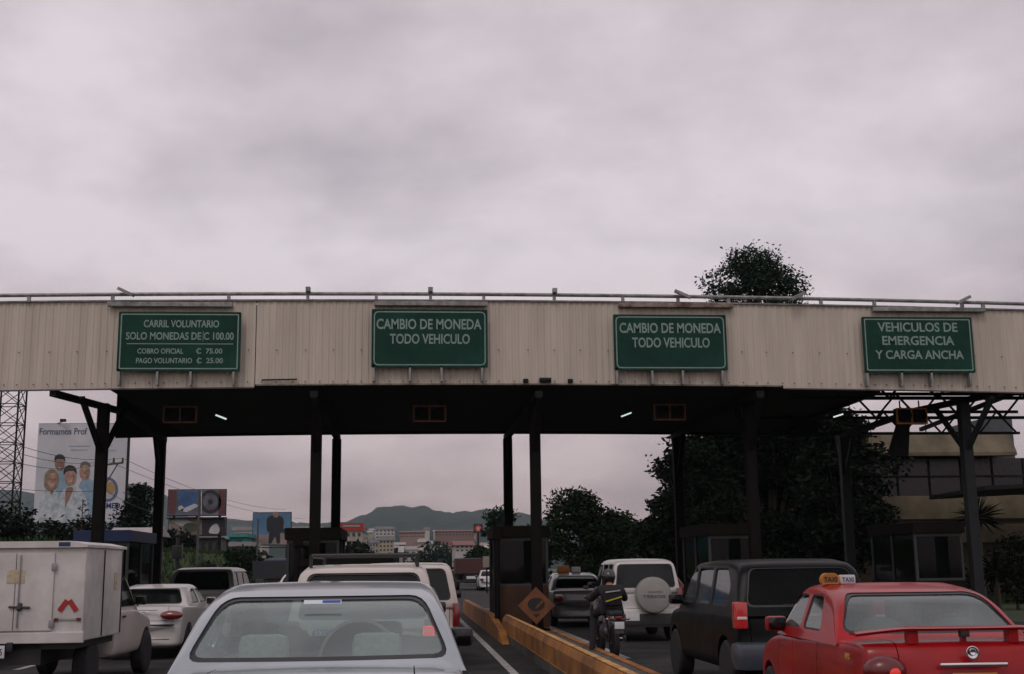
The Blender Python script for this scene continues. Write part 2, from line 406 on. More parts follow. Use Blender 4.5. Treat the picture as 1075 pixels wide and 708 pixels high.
def sedan(name, label, loc, rz, paint, glassm, L_=4.3, W=1.68, H=1.42, belt=.93, trunk=.72, gb=.98, hood=1.15, rt=.95, ft=.8, wr=.30, rim=None, group=None, interior=INT, light=RED_OFF, rearwin=None, sides=True, spoil=None, boot=True, wrk=.70, wbk=.93, fw=1., mirrorm=None):
    """rear bumper at y=0, bonnet towards +y"""
    t = thing(name, label, 'car', loc, rz, group)
    hb = gb-.03
    st = [(0, .80, .58, .30, .22), (.03, .90, .60, .24, .20), (.12, .95, .63, .22, .16), (.15, .95, gb-.16, .22, .14), (.22, .96, gb-.02, .22, .1), (.35, .98, gb, .2, .05), (trunk, 1, gb, .2), (L_*.4, 1, hb, .2), (L_*.6, 1, hb-.01, .2), (L_-hood, .99, hb-.03, .2), (L_-hood*.55, .97, hb-.12, .2), (L_-.25, .93, hb-.24, .22, -.1), (L_-.08, .88, hb-.36, .25, -.18), (L_, .78, .50, .32, -.22)]
    rim = rim or ALLOY; wy = (.82, L_-.82)
    lower_body(t, st, W, paint, wy, wr, tub=(W/2-.16, trunk+.30, L_-hood-.26, .32), gaps=(trunk+.72, trunk+1.55, L_-hood-.12), boot=(W/2*.64, trunk-.04, .70, 1.2) if boot else None)
    g = dict(base=gb-.06, belt=gb, H=H, wb=W/2*wbk, wr=W/2*wrk, y0=trunk, y1=L_-hood+.12, cr=.14, cf=.25,
             prof=[(trunk-.03, gb-.05), (trunk+.55*rt, gb+(H-gb)*.72), (trunk+rt, H-.045), (trunk+rt+.5, H), (L_-hood-ft+.1, H-.02), (L_-hood-ft+.35, H-.1), (L_-hood+.12, gb-.07)], ry=trunk+rt-.02, fy=L_-hood-ft+.08)
    zt = H-.10; zb = gb+.025; a = trunk+.30; b_ = L_-hood-.06
    mid = (trunk+rt+.25+L_-hood-ft)/2+.05
    wins = [[(a+.38, zb), (mid-.045, zb), (mid-.045, zt), (trunk+rt+.10, zt), (a+.52, zb+(zt-zb)*.55)], [(mid+.045, zb), (b_, zb), (L_-hood-ft+.18, zt), (mid+.045, zt)]]
    if not sides: wins = [wins[0], wins[1]]
    rw = W/2*.80; rt_ = W/2*.62
    greenhouse(t, g, paint, glassm, wins, rearwin or [(-rw, gb+.03), (rw, gb+.03), (rt_, H-.085), (-rt_, H-.085)], [(-rw*fw, gb+FB), (rw*fw, gb+FB), (rt_*fw, H-.09), (-rt_*fw, H-.09)])
    for x in (-1, 1):
        for y in wy: wheel(t, x*(W/2-.11), y, wr, rim)
    box_part(t, 'parcel_shelf', interior, -W/2+.20, W/2-.20, trunk+.18, trunk+.44, gb-.005, gb+.012)
    box_part(t, 'dashboard', interior, -W/2+.18, W/2-.18, L_-hood-.5, L_-hood-.24, gb-.35, gb-.05, .04)
    mirrors(t, W/2-.02, L_-hood-.30, gb+.03, mirrorm or paint)
    # bumper shut line and boot lid line
    b = MB(); b.box(-W/2*.80, W/2*.80, .055, .2, .625, .637); b.build('boot_shut_line', BLK, t)
    return t, g
def far_car(*a, **k): return sedan(*a, **k)
def suv(name, label, loc, rz, paint, glassm, L_=4.4, W=1.75, H=1.68, gb=1.02, hood=1.05, rake=.28, ft=.65, wr=.34, rim=None, cladding=None, zb0=.30, rwz=None, wins=None, cat='car', group=None, bumper=None):
    t = thing(name, label, cat, loc, rz, group); rim = rim or ALLOY
    st = [(0, .86, .62, .36, .16), (.04, .93, .66, zb0+.02, .14), (.10, .96, .70, zb0, .12), (.13, .965, gb-.1, zb0, .10), (.2, .98, gb-.02, zb0, .05), (.5, 1, gb, zb0), (L_*.4, 1, gb-.01, zb0), (L_-hood, .99, gb-.03, zb0), (L_-hood*.5, .97, gb-.10, zb0), (L_-.22, .94, gb-.2, zb0, -.08), (L_-.06, .9, gb-.32, zb0+.03, -.12), (L_, .82, .6, .4, -.15)]
    wy = (.82, L_-.82)
    lower_body(t, st, W, paint, wy, wr, tub=(W/2-.15, .42, L_-hood-.22, .4), gaps=(1.35, 2.2, L_-hood-.1), boot=(W/2*.80, .3, .70, 1.3))
    g = dict(base=gb-.08, belt=gb, H=H, wb=W/2*.96, wr=W/2*.82, y0=.12, y1=L_-hood+.1, cr=.06, cf=.2, rc=.12, pr=.14,
             prof=[(.13, gb-.06), (.13+rake*.55, gb+(H-gb)*.55), (.13+rake, H-.05), (.13+rake+.5, H), (L_*.45, H), (L_-hood-ft+.05, H-.03), (L_-hood-ft+.3, H-.12), (L_-hood+.1, gb-.07)], ry=.13+rake+.02, fy=L_-hood-ft+.02, rcut=.75)
    zt = H-.12; zb = gb+.03; f_ = L_-hood-.05
    m1 = .13+rake+.30; m2 = m1+.75; m3 = L_-hood-ft-.25
    if wins is None:
        wins = [[(.13+rake*.6+.22, zb), (m2-.3, zb), (m2-.3, zt), (.13+rake+.16, zt)], [(m2-.22, zb), ((m2+m3)/2+.12, zb), ((m2+m3)/2+.12, zt), (m2-.22, zt)], [((m2+m3)/2+.20, zb), (f_, zb), (L_-hood-ft+.15, zt), ((m2+m3)/2+.20, zt)]]
    rw = W/2*.84; r2 = W/2*.72
    greenhouse(t, g, paint, glassm, wins, rwz or [(-rw, gb+.04), (rw, gb+.04), (r2, H-.10), (-r2, H-.10)], [(-rw, gb+.03), (rw, gb+.03), (r2, H-.11), (-r2, H-.11)])
    for x in (-1, 1):
        for y in wy: wheel(t, x*(W/2-.12), y, wr, rim, .22)
    box_part(t, 'load_cover', INT, -W/2+.14, W/2-.14, .35, 1.0, gb-.1, gb-.075)
    box_part(t, 'dashboard', INT, -W/2+.14, W/2-.14, L_-hood-.45, L_-hood-.02, gb-.35, gb-.03, .04)
    mirrors(t, W/2-.01, L_-hood-.25, gb+.06, BLK)
    for x in (-.36, .36): seat(t, x, L_*.48, .55, INT, h_=.58)
    b = MB(); b.box(-W/2*.9, W/2*.9, -.02, .1, .40, .64, .05); b.build('rear_bumper', bumper or paint, t, 35)
    return t, g
# ------------------------------------------------------------------ people
SKIN = mat('skin', (.33, .17, .10), .55, var=.08)
HAIR = mat('black_hair', (.012, .01, .009), .7, var=.3, bump=.4, scale=40)
def skin_mesh(J, E, rad, root=0):
    me = bpy.data.meshes.new('sk'); me.from_pydata(J, E, []); o = bpy.data.objects.new('sk', me); C.objects.link(o)
    o.modifiers.new('s', 'SKIN').use_smooth_shade = True
    sv = me.skin_vertices[0].data
    for i, r in enumerate(rad): sv[i].radius = (r, r) if not isinstance(r, tuple) else r
    sv[root].use_root = True
    s = o.modifiers.new('u', 'SUBSURF'); s.levels = 1; s.render_levels = 1
    res = evaluated(o); bpy.data.objects.remove(o); return res
def remesh(meshes, vox=.014):
    bm = bmesh.new()
    for me in meshes: bm.from_mesh(me)
    me = bpy.data.meshes.new('r'); bm.to_mesh(me); bm.free(); o = bpy.data.objects.new('r', me); C.objects.link(o)
    m = o.modifiers.new('r', 'REMESH'); m.mode = 'VOXEL'; m.voxel_size = vox; m.use_smooth_shade = True
    sm = o.modifiers.new('s', 'SMOOTH'); sm.iterations = 4; sm.factor = .4
    res = evaluated(o); bpy.data.objects.remove(o); res.polygons.foreach_set('use_smooth', [True]*len(res.polygons)); return res
def head_mesh(c, s=1.):
    b = MB(); cx_, cy_, cz_ = c                   # face looks towards +y
    b.ball((cx_, cy_-.01*s, cz_+.03*s), .076*s, .095*s, .095*s); b.ball((cx_, cy_+.025*s, cz_-.045*s), .055*s, .065*s, .07*s)
    b.tube((cx_, cy_+.085*s, cz_+.02*s), (cx_, cy_+.105*s, cz_-.02*s), .008*s, .017*s); b.ball((cx_, cy_+.085*s, cz_-.055*s), .024*s, .012*s, .010*s)
    for sg in (-1, 1): b.ball((cx_+sg*.078*s, cy_-.005, cz_), .012*s, .02*s, .03*s, 8); b.ball((cx_+sg*.03*s, cy_+.08*s, cz_+.025*s), .014*s, .01*s, .009*s, 8)
    return b.mesh('h')
def person(label, loc, rz, P, shirt, trousers=None, legs=True, helmet=None, hair=HAIR, headrest=None):
    """P: joint positions; faces +y"""
    t = thing('person', label, 'person', loc, rz)
    nm = ['pel', 'sp', 'ch', 'nk', 'hd']; J = []; idx = {}
    def add(n, p): idx[n] = len(J); J.append(p)
    for n in nm: add(n, P[n])
    E = [(0, 1), (1, 2), (2, 3), (3, 4)]; rd = [(.15, .12), (.13, .10), (.15, .11), .055, .06]
    ax = []
    for s in 'lr':
        for a, r in (('sh', .06), ('el', .042), ('wr', .028)):
            add(a+s, P[a+s]); rd.append(r)
        E += [(2, idx['sh'+s]), (idx['sh'+s], idx['el'+s]), (idx['el'+s], idx['wr'+s])]
        if legs:
            for a, r in (('hp', .09), ('kn', .06), ('an', .042), ('to', .035)):
                add(a+s, P[a+s]); rd.append(r)
            E += [(0, idx['hp'+s]), (idx['hp'+s], idx['kn'+s]), (idx['kn'+s], idx['an'+s]), (idx['an'+s], idx['to'+s])]
    core = skin_mesh(J, E, rd); parts = [core, head_mesh(P['hd'])]
    hands = []
    for s, sg in (('l', -1), ('r', 1)):             # palm, four curled fingers and a thumb
        wv = Vector(P['wr'+s]); ev = Vector(P['el'+s]); d = (wv-ev).normalized(); side = Vector((1, 0, 0)); dn = Vector((0, 0, -1))
        b = MB(); pc = wv+d*.05; b.ball(pc, .036, .045, .02, 10)
        for k, (o_, ln) in enumerate(((-.028, .9), (-.01, 1.05), (.009, 1.), (.027, .78))):
            a = pc+side*o_+d*.035; m1 = a+d*.035*ln+dn*.008; m2 = m1+d*.012+dn*.03*ln; m3 = m2-d*.018+dn*.012
            b.tube(a, m1, .0095, .009, 8); b.ball(m1, .009, seg=8); b.tube(m1, m2, .009, .008, 8); b.ball(m2, .008, seg=8); b.tube(m2, m3, .008, .0065, 8)
        th = pc-side*sg*.03; b.tube(th, th-side*sg*.02+d*.03+dn*.01, .011, .009, 8); b.tube(th-side*sg*.02+d*.03+dn*.01, th-side*sg*.01+d*.05+dn*.03, .009, .007, 8)
        hands.append(b.mesh('hand'))
    body = link('body', remesh(parts+hands, .011), SKIN, t)
    # jacket: torso and arms a little larger, ending at the wrists and the neck
    J2 = [P['pel'], P['sp'], P['ch'], tuple(Vector(P['ch']).lerp(Vector(P['nk']), .75))]; E2 = [(0, 1), (1, 2), (2, 3)]; r2 = [(.175, .14), (.155, .125), (.175, .135), .075]
    for s in 'lr':
        k = len(J2); J2 += [P['sh'+s], P['el'+s], tuple(Vector(P['el'+s]).lerp(Vector(P['wr'+s]), .97))]; E2 += [(2, k), (k, k+1), (k+1, k+2)]; r2 += [.088, .07, .058]
    link('jacket', remesh([skin_mesh(J2, E2, r2)], .013), shirt, t)
    if legs and trousers:
        J3 = [P['pel']]; E3 = []; r3 = [(.17, .13)]
        for s in 'lr':
            k = len(J3); J3 += [P['hp'+s], P['kn'+s], P['an'+s]]; E3 += [(0, k), (k, k+1), (k+1, k+2)]; r3 += [.108, .08, .062]
        link('trousers', remesh([skin_mesh(J3, E3, r3)], .014), trousers, t)
        for s in 'lr':
            a = Vector(P['an'+s]); b_ = Vector(P['to'+s]); b = MB(); b.ball(a+Vector((0, -.01, -.02)), .045, .05, .05); b.ball(a.lerp(b_, .6)+Vector((0, 0, -.005)), .045, .11, .035); b.box(a.x-.045, a.x+.045, a.y-.06, b_.y+.06, b_.z-.05, b_.z-.03, .008); link('shoe', remesh([b.mesh('s')], .01), BLK, t)
    h = P['hd']
    if helmet:
        b = MB(); b.ball((h[0], h[1], h[2]+.03), .128, .15, .14, 24); b.ball((h[0], h[1]+.03, h[2]-.05), .115, .13, .08, 20); hm = link('helmet', remesh([b.mesh('s')], .012), helmet, t)
        b = MB(); b.box(-.09+h[0], .09+h[0], h[1]+.10, h[1]+.17, h[2]-.03, h[2]+.06, .03); b.build('visor', BLK, hm, 40)
    else:
        b = MB(); b.ball((h[0], h[1]-.022, h[2]+.042), .084, .098, .095, 20); b.ball((h[0], h[1]-.045, h[2]-.02), .074, .06, .06, 14); link('hair', remesh([b.mesh('s')], .011), hair, t)
    return t
def seated(dx=0):
    P = dict(pel=(0, 0, .12), sp=(0, -.06, .32), ch=(0, -.09, .50), nk=(0, -.07, .66), hd=(0, -.03, .80))
    for s, g in (('l', -1), ('r', 1)):
        P['sh'+s] = (g*.19, -.08, .56); P['el'+s] = (g*.24, .14, .36); P['wr'+s] = (g*.17, .38, .46)
        P['hp'+s] = (g*.09, .05, .10); P['kn'+s] = (g*.13, .46, .18); P['an'+s] = (g*.13, .72, -.14); P['to'+s] = (g*.13, .86, -.17)
    return P
# ------------------------------------------------------------------ trees
def leaf_cloud(clumps, per, size, seed, flat=.5):
    """many small folded leaf clusters spread through each clump's volume"""
    rg = np.random.default_rng(seed); V = []
    for (c, r) in clumps:
        n = int(per*(r[0]*r[2])**.9) if isinstance(r, tuple) else int(per*r**1.8)
        rr = np.array(r if isinstance(r, tuple) else (r, r, r))
        d = rg.normal(size=(n, 3)); d /= np.linalg.norm(d, axis=1)[:, None]; rad = rg.uniform(.25, 1, n)**.5
        rad *= 1+.35*rg.normal(size=n)*.4
        p = np.array(c)+d*rad[:, None]*rr
        u = rg.normal(size=(n, 3)); u[:, 2] *= flat; u /= np.linalg.norm(u, axis=1)[:, None]; v = rg.normal(size=(n, 3)); v -= (v*u).sum(1)[:, None]*u; v /= np.linalg.norm(v, axis=1)[:, None]
        s = size*rg.uniform(.55, 1.35, n)[:, None]
        V.append(np.stack([p-u*s, p-v*s*.45+u*s*.1, p+u*s, p+v*s*.55], 1))
    V = np.concatenate(V).reshape(-1, 3); nf = len(V)//4
    me = bpy.data.meshes.new('crown'); me.vertices.add(len(V)); me.vertices.foreach_set('co', V.ravel())
    me.loops.add(nf*4); me.loops.foreach_set('vertex_index', np.arange(nf*4)); me.polygons.add(nf); me.polygons.foreach_set('loop_start', np.arange(nf)*4); me.polygons.foreach_set('loop_total', np.full(nf, 4)); me.update(); me.validate(); return me
BARK = mat('bark', (.06, .045, .035), .9, bump=.8, scale=12)
def tree(label, base, h, cw, leaf, seed, name='broadleaf_tree', size=.22, per=140, trunk_h=.35, nclump=26, group=None, cat='tree', shape=1., cr0=.16, flat=.6, tr=.03):
    rg = random.Random(seed); t = thing(name, label, cat, base, 0, group); b = MB()
    th = h*trunk_h; tops = []; b.tube((0, 0, -.3), (0, 0, th), h*tr, h*tr*.7, 10)
    clumps = []
    for i in range(nclump):
        a = rg.uniform(0, 2*math.pi); k = rg.uniform(.0, 1); z = th*.9+(h-th*.9)*(k**.8)*.92
        env = math.sin(math.pi*min(1, max(.08, (k*.9+.12)**shape)))**.55
        rr = cw/2*env*rg.uniform(.25, .88); c = (math.cos(a)*rr, math.sin(a)*rr, z)
        cr_ = h*cr0*rg.uniform(.45, 1.3); clumps.append((c, (cr_*1.15, cr_*1.15, cr_*.75)))
        if i % 2 == 0:
            zs = th*rg.uniform(.75, 1.0); m = (c[0]*.45, c[1]*.45, zs+(z-zs)*.6); b.tube((0, 0, zs), m, h*tr*.38, h*tr*.22, 6); b.tube(m, c, h*tr*.22, h*tr*.06, 6)
    b.tube((0, 0, th), (cw*.02, 0, th+(h-th)*.6), h*tr*.68, h*tr*.2, 8)
    b.build('trunk', BARK, t, 50); link('crown', leaf_cloud(clumps, per, size, seed, flat), leaf, t); return t
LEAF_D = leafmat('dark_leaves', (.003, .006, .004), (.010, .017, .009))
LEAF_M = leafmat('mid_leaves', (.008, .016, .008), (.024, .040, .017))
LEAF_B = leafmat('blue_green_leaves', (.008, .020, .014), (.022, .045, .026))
# ------------------------------------------------------------------ ground and road
def sheet(name, pts, z, m, kind='structure'):
    mb = MB(); vs = [mb.bm.verts.new((x, y, z)) for x, y in pts]; mb.bm.faces.new(vs); o = mb.build(name, m); return tag(o, kind=kind)
GRASS = mat('grass_ground', (.03, .05, .018), .95, scale=.15, col2=(.065, .095, .03), bump=.5, detail=9)
ASPH = mat('asphalt', (.012, .012, .013), .9, spec=.2, scale=.8, col2=(.048, .046, .046), bump=.25, detail=12)
CONC = mat('concrete', (.05, .047, .043), .9, scale=2.2, col2=(.11, .10, .09), bump=.3, detail=9)
LINE = mat('road_paint', (.20, .20, .19), .8, scale=4, col2=(.42, .42, .40), detail=9)
sheet('ground', [(-4000, -300), (4000, -300), (4000, 7000), (-4000, 7000)], -.06, GRASS)
sheet('road', [(-11.6, -40), (16.4, -40), (16.4, 60), (9.5, 110), (8.5, 400), (-7.5, 400), (-8.5, 110), (-11.6, 60)], -.004, ASPH)
def stripe(x, y0, y1, w_=.13): return [(x-w_/2, y0), (x+w_/2, y0), (x+w_/2, y1), (x-w_/2, y1)]
for x, y0, y1 in ((1.62, 12, 46), (-1.35, 18, 46), (3.85, 22, 46), (-6.6, 22, 46)): sheet('lane_line', stripe(x, y0, y1), .002, LINE)
for k in range(12): sheet('lane_line', stripe(1.5-.0, 60+k*9, 63.5+k*9, .14), .002, LINE)
for k in range(7): sheet('lane_line', stripe(-.9, -8+k*4.6, -6+k*4.6, .12), .002, LINE)
YEL = mat('yellow_kerb_paint', (.17, .065, .016), .75, scale=1.7, col2=(.42, .17, .03), bump=.25, detail=9)
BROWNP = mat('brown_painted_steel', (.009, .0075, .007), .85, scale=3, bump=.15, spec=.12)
DARKST = mat('dark_steel', (.012, .012, .013), .75, scale=4, bump=.1, spec=.25)
DGREY = mat('grey_painted_steel', (.018, .021, .023), .7, scale=5, spec=.25)
ALU = mat('aluminium', (.045, .05, .052), .7, .1)
GL_DARK = glass('dark_booth_glass', (.25, .28, .28), .0, .015, .3)
IXS = [-7.73, -2.48, 2.77, 8.02, 13.27]
ORNG = mat('orange_paint', (.40, .13, .03), .6, scale=3, col2=(.5, .2, .05), bump=.1)
labels_is = ['concrete toll island at the far left, under the booth behind the box truck', 'concrete toll island between our lane and the lane of the small white sedan', 'concrete toll island with a yellow wall, right of our lane', 'concrete toll island beside the dark green SUV', 'concrete toll island at the far right, beside the building']
for i, x in enumerate(IXS):
    y0 = 6.5 if i == 2 else 21 if i != 1 else 23
    t = thing('toll_island', labels_is[i], 'traffic island', (x, y0, 0), 0, 'toll islands between the lanes')
    Ln = 46-y0; mb = MB(); pts = [(-.62, .8), (-.45, .15), (0, 0), (.45, .15), (.62, .8), (.62, Ln), (-.62, Ln)]
    mb.poly([(a, b, -.05) for a, b in pts], (0, 0, .2)); mb.build('platform', CONC, t)
    mb = MB(); mb.box(.50, .625, .8, Ln, .147, .172, .01); mb.box(-.625, -.5, .8, Ln, .147, .172, .01); explode(mb.build('kerb_stripe', YEL if i == 2 else mat('faded_kerb_paint', (.07, .05, .025), .8, col2=(.14, .11, .07)), t))
# yellow approach wall on our island
t = thing('barrier_wall', 'low yellow concrete wall on the island right of our lane', 'barrier', (2.27, 7.0, .15))
mb = MB(); mb.poly([(-.30, 19.5, -.145), (-.30, 39, -.145), (-.30, 38, .33), (-.30, 24, .33), (-.30, 20.5, .10)], (.16, 0, 0)); mb.build('far_wall', YEL, t)
mb = MB(); prof = [(-.12, -.148), (.14, .022), (.13, .30), (.06, .36), (-.07, .36), (-.115, .27)]
mb.poly([(a, 0, b) for a, b in prof], (0, 21.9, 0)); mb.build('wall', YEL, t)
mb = MB(); mb.box(-.05, .04, .02, 21.8, .365, .385, .008); mb.build('coping', mat('worn_yellow', (.30, .13, .03), .7, scale=6, col2=(.60, .36, .12), detail=9), t)
# ------------------------------------------------------------------ toll canopy
FY, RY, Z0, Z1 = 28.17, 38.1, 5.60, 7.62
bow = lambda X: .143*(1-((X-1.5)/13)**2)
can = thing('toll_canopy', 'wide toll plaza canopy with a cream corrugated fascia over all lanes', 'canopy', (3.1, 28.2, 0))
OFF = Vector((-3.1, -28.2, 0))
CREAM = mat('cream_sheet', (.53, .465, .385), .65, scale=1.0, col2=(.60, .535, .455), stretch=(2.2, 1, .18), detail=10)
def corrugated(x0, x1, y, z0, z1, pitch=.152, dep=.013):
    bm = bmesh.new(); cols = []; x = x0; k = 0
    pr = [(0, 0), (.42, 0), (.52, 1), (.90, 1)]
    while x < x1:
        for a, d in pr:
            X = x+a*pitch
            if X > x1: break
            cols.append([bm.verts.new((X-3.1, y-28.2-d*dep, z+bow(X))) for z in (z0, (z0+z1)/2, z1)])
        x += pitch
    for a, b in zip(cols, cols[1:]):
        for j in (0, 1): bm.faces.new((a[j], b[j], b[j+1], a[j+1]))
    me = bpy.data.meshes.new('fascia'); bm.to_mesh(me); bm.free(); return me
seg = [(-16, -3.50, 0, 0), (-3.52, 8.87, .07, .004), (8.85, 20, 0, .0)]
for a, b, dz, dy in seg: link('front_fascia', corrugated(a, b, FY-dy, Z0+dz, Z1), CREAM, can)
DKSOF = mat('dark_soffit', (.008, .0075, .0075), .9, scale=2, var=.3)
def cbox(name, m, *a, bev=0.):
    b = MB(); x0, x1, y0, y1, z0, z1 = a; b.box(x0-3.1, x1-3.1, y0-28.2, y1-28.2, z0, z1, bev); return b.build(name, m, can)
def bowed(name, m, x0, x1, y0, y1, z0, z1, n=30):
    bm = bmesh.new(); rs = []
    for i in range(n+1):
        X = x0+(x1-x0)*i/n; q = bow(X); rs.append([bm.verts.new((X-3.1, yy-28.2, zz_+q)) for yy, zz_ in ((y0, z0), (y1, z0), (y1, z1), (y0, z1))])
    for a, b in zip(rs, rs[1:]):
        for k in range(4): bm.faces.new((a[k], a[(k+1) % 4], b[(k+1) % 4], b[k]))
    bm.faces.new(rs[0]); bm.faces.new(rs[-1][::-1]); bmesh.ops.recalc_face_normals(bm, faces=bm.faces[:]); me = bpy.data.meshes.new(name); bm.to_mesh(me); bm.free(); return link(name, me, m, can)
FLSH = mat('stained_flashing', (.12, .10, .085), .7, scale=5, col2=(.3, .26, .22), detail=9)
bowed('bottom_flashing', FLSH, -3.5, 8.8, FY-.05, FY+.02, Z0+.035, Z0+.068)
bowed('bottom_rail', mat('dull_edge', (.10, .09, .08), .7), -16, -3.55, FY-.02, FY+.03, Z0-.02, Z0+.01)
bowed('bottom_rail', MATS['dull_edge'], 8.9, 20, FY-.03, FY+.03, Z0-.02, Z0+.01)
bowed('top_flashing', mat('weathered_steel', (.13, .14, .14), .6, scale=6, col2=(.3, .29, .27), detail=9), -16, 20, FY-.06, FY+.25, Z1, Z1+.035)
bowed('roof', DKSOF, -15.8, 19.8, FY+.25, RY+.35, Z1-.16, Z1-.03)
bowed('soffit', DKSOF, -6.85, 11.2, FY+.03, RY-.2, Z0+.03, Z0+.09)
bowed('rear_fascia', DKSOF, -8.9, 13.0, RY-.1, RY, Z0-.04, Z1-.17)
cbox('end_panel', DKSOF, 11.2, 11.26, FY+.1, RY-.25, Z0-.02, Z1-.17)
CX = [-7.42, -2.19, 3.02, 8.30, 13.61]
for i, X0_ in enumerate(CX):
    X = X0_
    if i in (0, 4):
        sg = -1 if i == 0 else 1; mb = MB(); mb.bar((X-3.1+sg*.62, FY-28.2+.06, Z0-.0), (X-3.1-sg*.30, 3.0, Z0-.06), .16, .14); mb.build('roof_beam', DARKST, can)
        mb = MB(); mb.bar((X-3.1-sg*.28, 3.1, Z0-.06), (X-3.1, RY-28.2-.12, Z0-.06), .16, .14); mb.build('roof_beam', DARKST, can)
    else: cbox('roof_beam', DARKST, X-.09, X+.09, FY+.04, RY-.12, Z0-.10, Z0+.05)
    for Y, w_ in ((29.3, .25), (37.5, .27)):
        X = X0_+({0: .27, 4: .15}.get(i, 0) if Y < 30 else 0)
        mb = MB(); mb.box(X-3.1-w_/2, X-3.1+w_/2, Y-28.2-w_/2, Y-28.2+w_/2, .15, Z0-.1, .02)
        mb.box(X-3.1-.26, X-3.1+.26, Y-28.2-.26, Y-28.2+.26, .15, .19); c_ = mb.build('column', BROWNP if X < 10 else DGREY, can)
        for s in (-1, 1):
            if Y == 29.3 and s < 0 and False: continue
            mb = MB(); sg_ = (1 if X > 0 else -1)*-s*(.24 if i in (0, 4) and Y < 30 else 0); mb.bar((X-3.1, Y-28.2+s*.1, Z0-1.25), (X-3.1+sg_, Y-28.2+s*1.08 if Y == 29.3 else Y-28.2+s*.95 if s < 0 else Y-28.2+.5, Z0-.1), .11, .10); mb.build('brace', BROWNP if X < 10 else DGREY, c_)
# open lattice girders at the right end
for Y in (29.3, 33.4, 37.5):
    mb = MB(); x = 9.4
    mb.bar((9.4-3.1, Y-28.2, 6.3), (19.4-3.1, Y-28.2, 6.3), .09, .09); mb.bar((9.4-3.1, Y-28.2, 5.62), (19.4-3.1, Y-28.2, 5.62), .10, .08); k = 0
    while x < 19:
        a, b = (5.62, 6.3) if k % 2 == 0 else (6.3, 5.62); mb.bar((x-3.1, Y-28.2, a), (x+.62-3.1, Y-28.2, b), .05, .05); x += .62; k += 1
    mb.build('lattice_girder', DARKST, can)
for X in (12.0, 16.2):
    mb = MB(); mb.bar((X-3.1, .1, 6.2), (X-3.1, 9.4, 5.75), .09, .12); mb.build('cross_beam', DARKST, can)
# conduit rail above the fascia
PIPE = mat('galvanised_pipe', (.16, .17, .165), .5, .3, scale=6, col2=(.34, .34, .32), detail=9)
mb = MB()
for i in range(24):
    a = -16+1.5*i; b = a+1.5; mb.tube((a-3.1, -.1, Z1+.16+bow(a)), (b-3.1, -.1, Z1+.16+bow(b)), .045, n=8)
mb.build('conduit_rail', PIPE, can)
mb = MB()
for px in (30, 118, 240, 323, 395, 452, 508, 582, 654, 712, 765, 862, 918, 1010, 1032):
    p = at(px, 312, FY-.1); mb.box(p.x-3.1-.035, p.x-3.1+.035, -.13, -.05, Z1+.0+bow(p.x), Z1+.17+bow(p.x))
explode(mb.build('rail_stand', PIPE, can))
for px, s in ((131, 1), (323, 0), (452, 0), (583, 0), (716, 1), (838, -1), (1012, -1)):
    p = at(px, 309, FY-.25); z = Z1+.22+bow(p.x); mb = MB(); X = p.x-3.1
    if s: mb.bar((X-.16*s, -.22, z+.05), (X+.2*s, -.3, z-.13), .12, .07)
    else: mb.box(X-.055, X+.055, -.25, -.1, z-.03, z+.08, .01)
    mb.build('floodlight', PIPE, can)
# steel ledges over and pegs under the signs, junk left on the flashing
for (a, b, m) in ((113, 244, PIPE), (393, 512, PIPE), (649, 770, mat('rusty_channel', (.10, .045, .03), .8, scale=4, col2=(.4, .33, .28), detail=9)), (916, 1034, PIPE)):
    p = at(a, 325, FY-.12); q = at(b, 325, FY-.12); mb = MB(); mb.box(p.x-3.1, q.x-3.1, -.20, -.075, Z1-.13+bow(p.x), Z1-.03+bow(p.x), .01); mb.build('ledge', m, can)
mb = MB()
for px in (552, 572, 599):
    p = at(px, 402, FY-.12); mb.box(p.x-3.1-.06, p.x-3.1+.06, -.16, -.07, Z0+.075+bow(p.x), Z0+.17+bow(p.x), .02)
mb.tube((at(566, 402, FY).x-3.1, -.12, Z0+.28), (at(578, 402, FY).x-3.1, -.12, Z0+.28), .06)
a = at(275, 404, FY).x; b = at(312, 404, FY).x; mb.bar((a-3.1, -.1, Z0+.16+bow(a)), (b-3.1, -.1, Z0+.17+bow(b)), .03, .03)
explode(mb.build('conduit_box', DARKST, can))
# bolts along the sheet
mb = MB(); rb = random.Random(3)
for i in range(110):
    X = -15.5+i*.32+rb.uniform(-.03, .03)
    for z in (Z0+.12, ) + ((Z0+.86,) if i % 2 else ()): mb.box(X-3.1-.013, X-3.1+.013, -.085, -.065, z+bow(X)-.013, z+bow(X)+.013)
mb.build('bolts', mat('bolt_rust', (.12, .09, .07), .7), can)
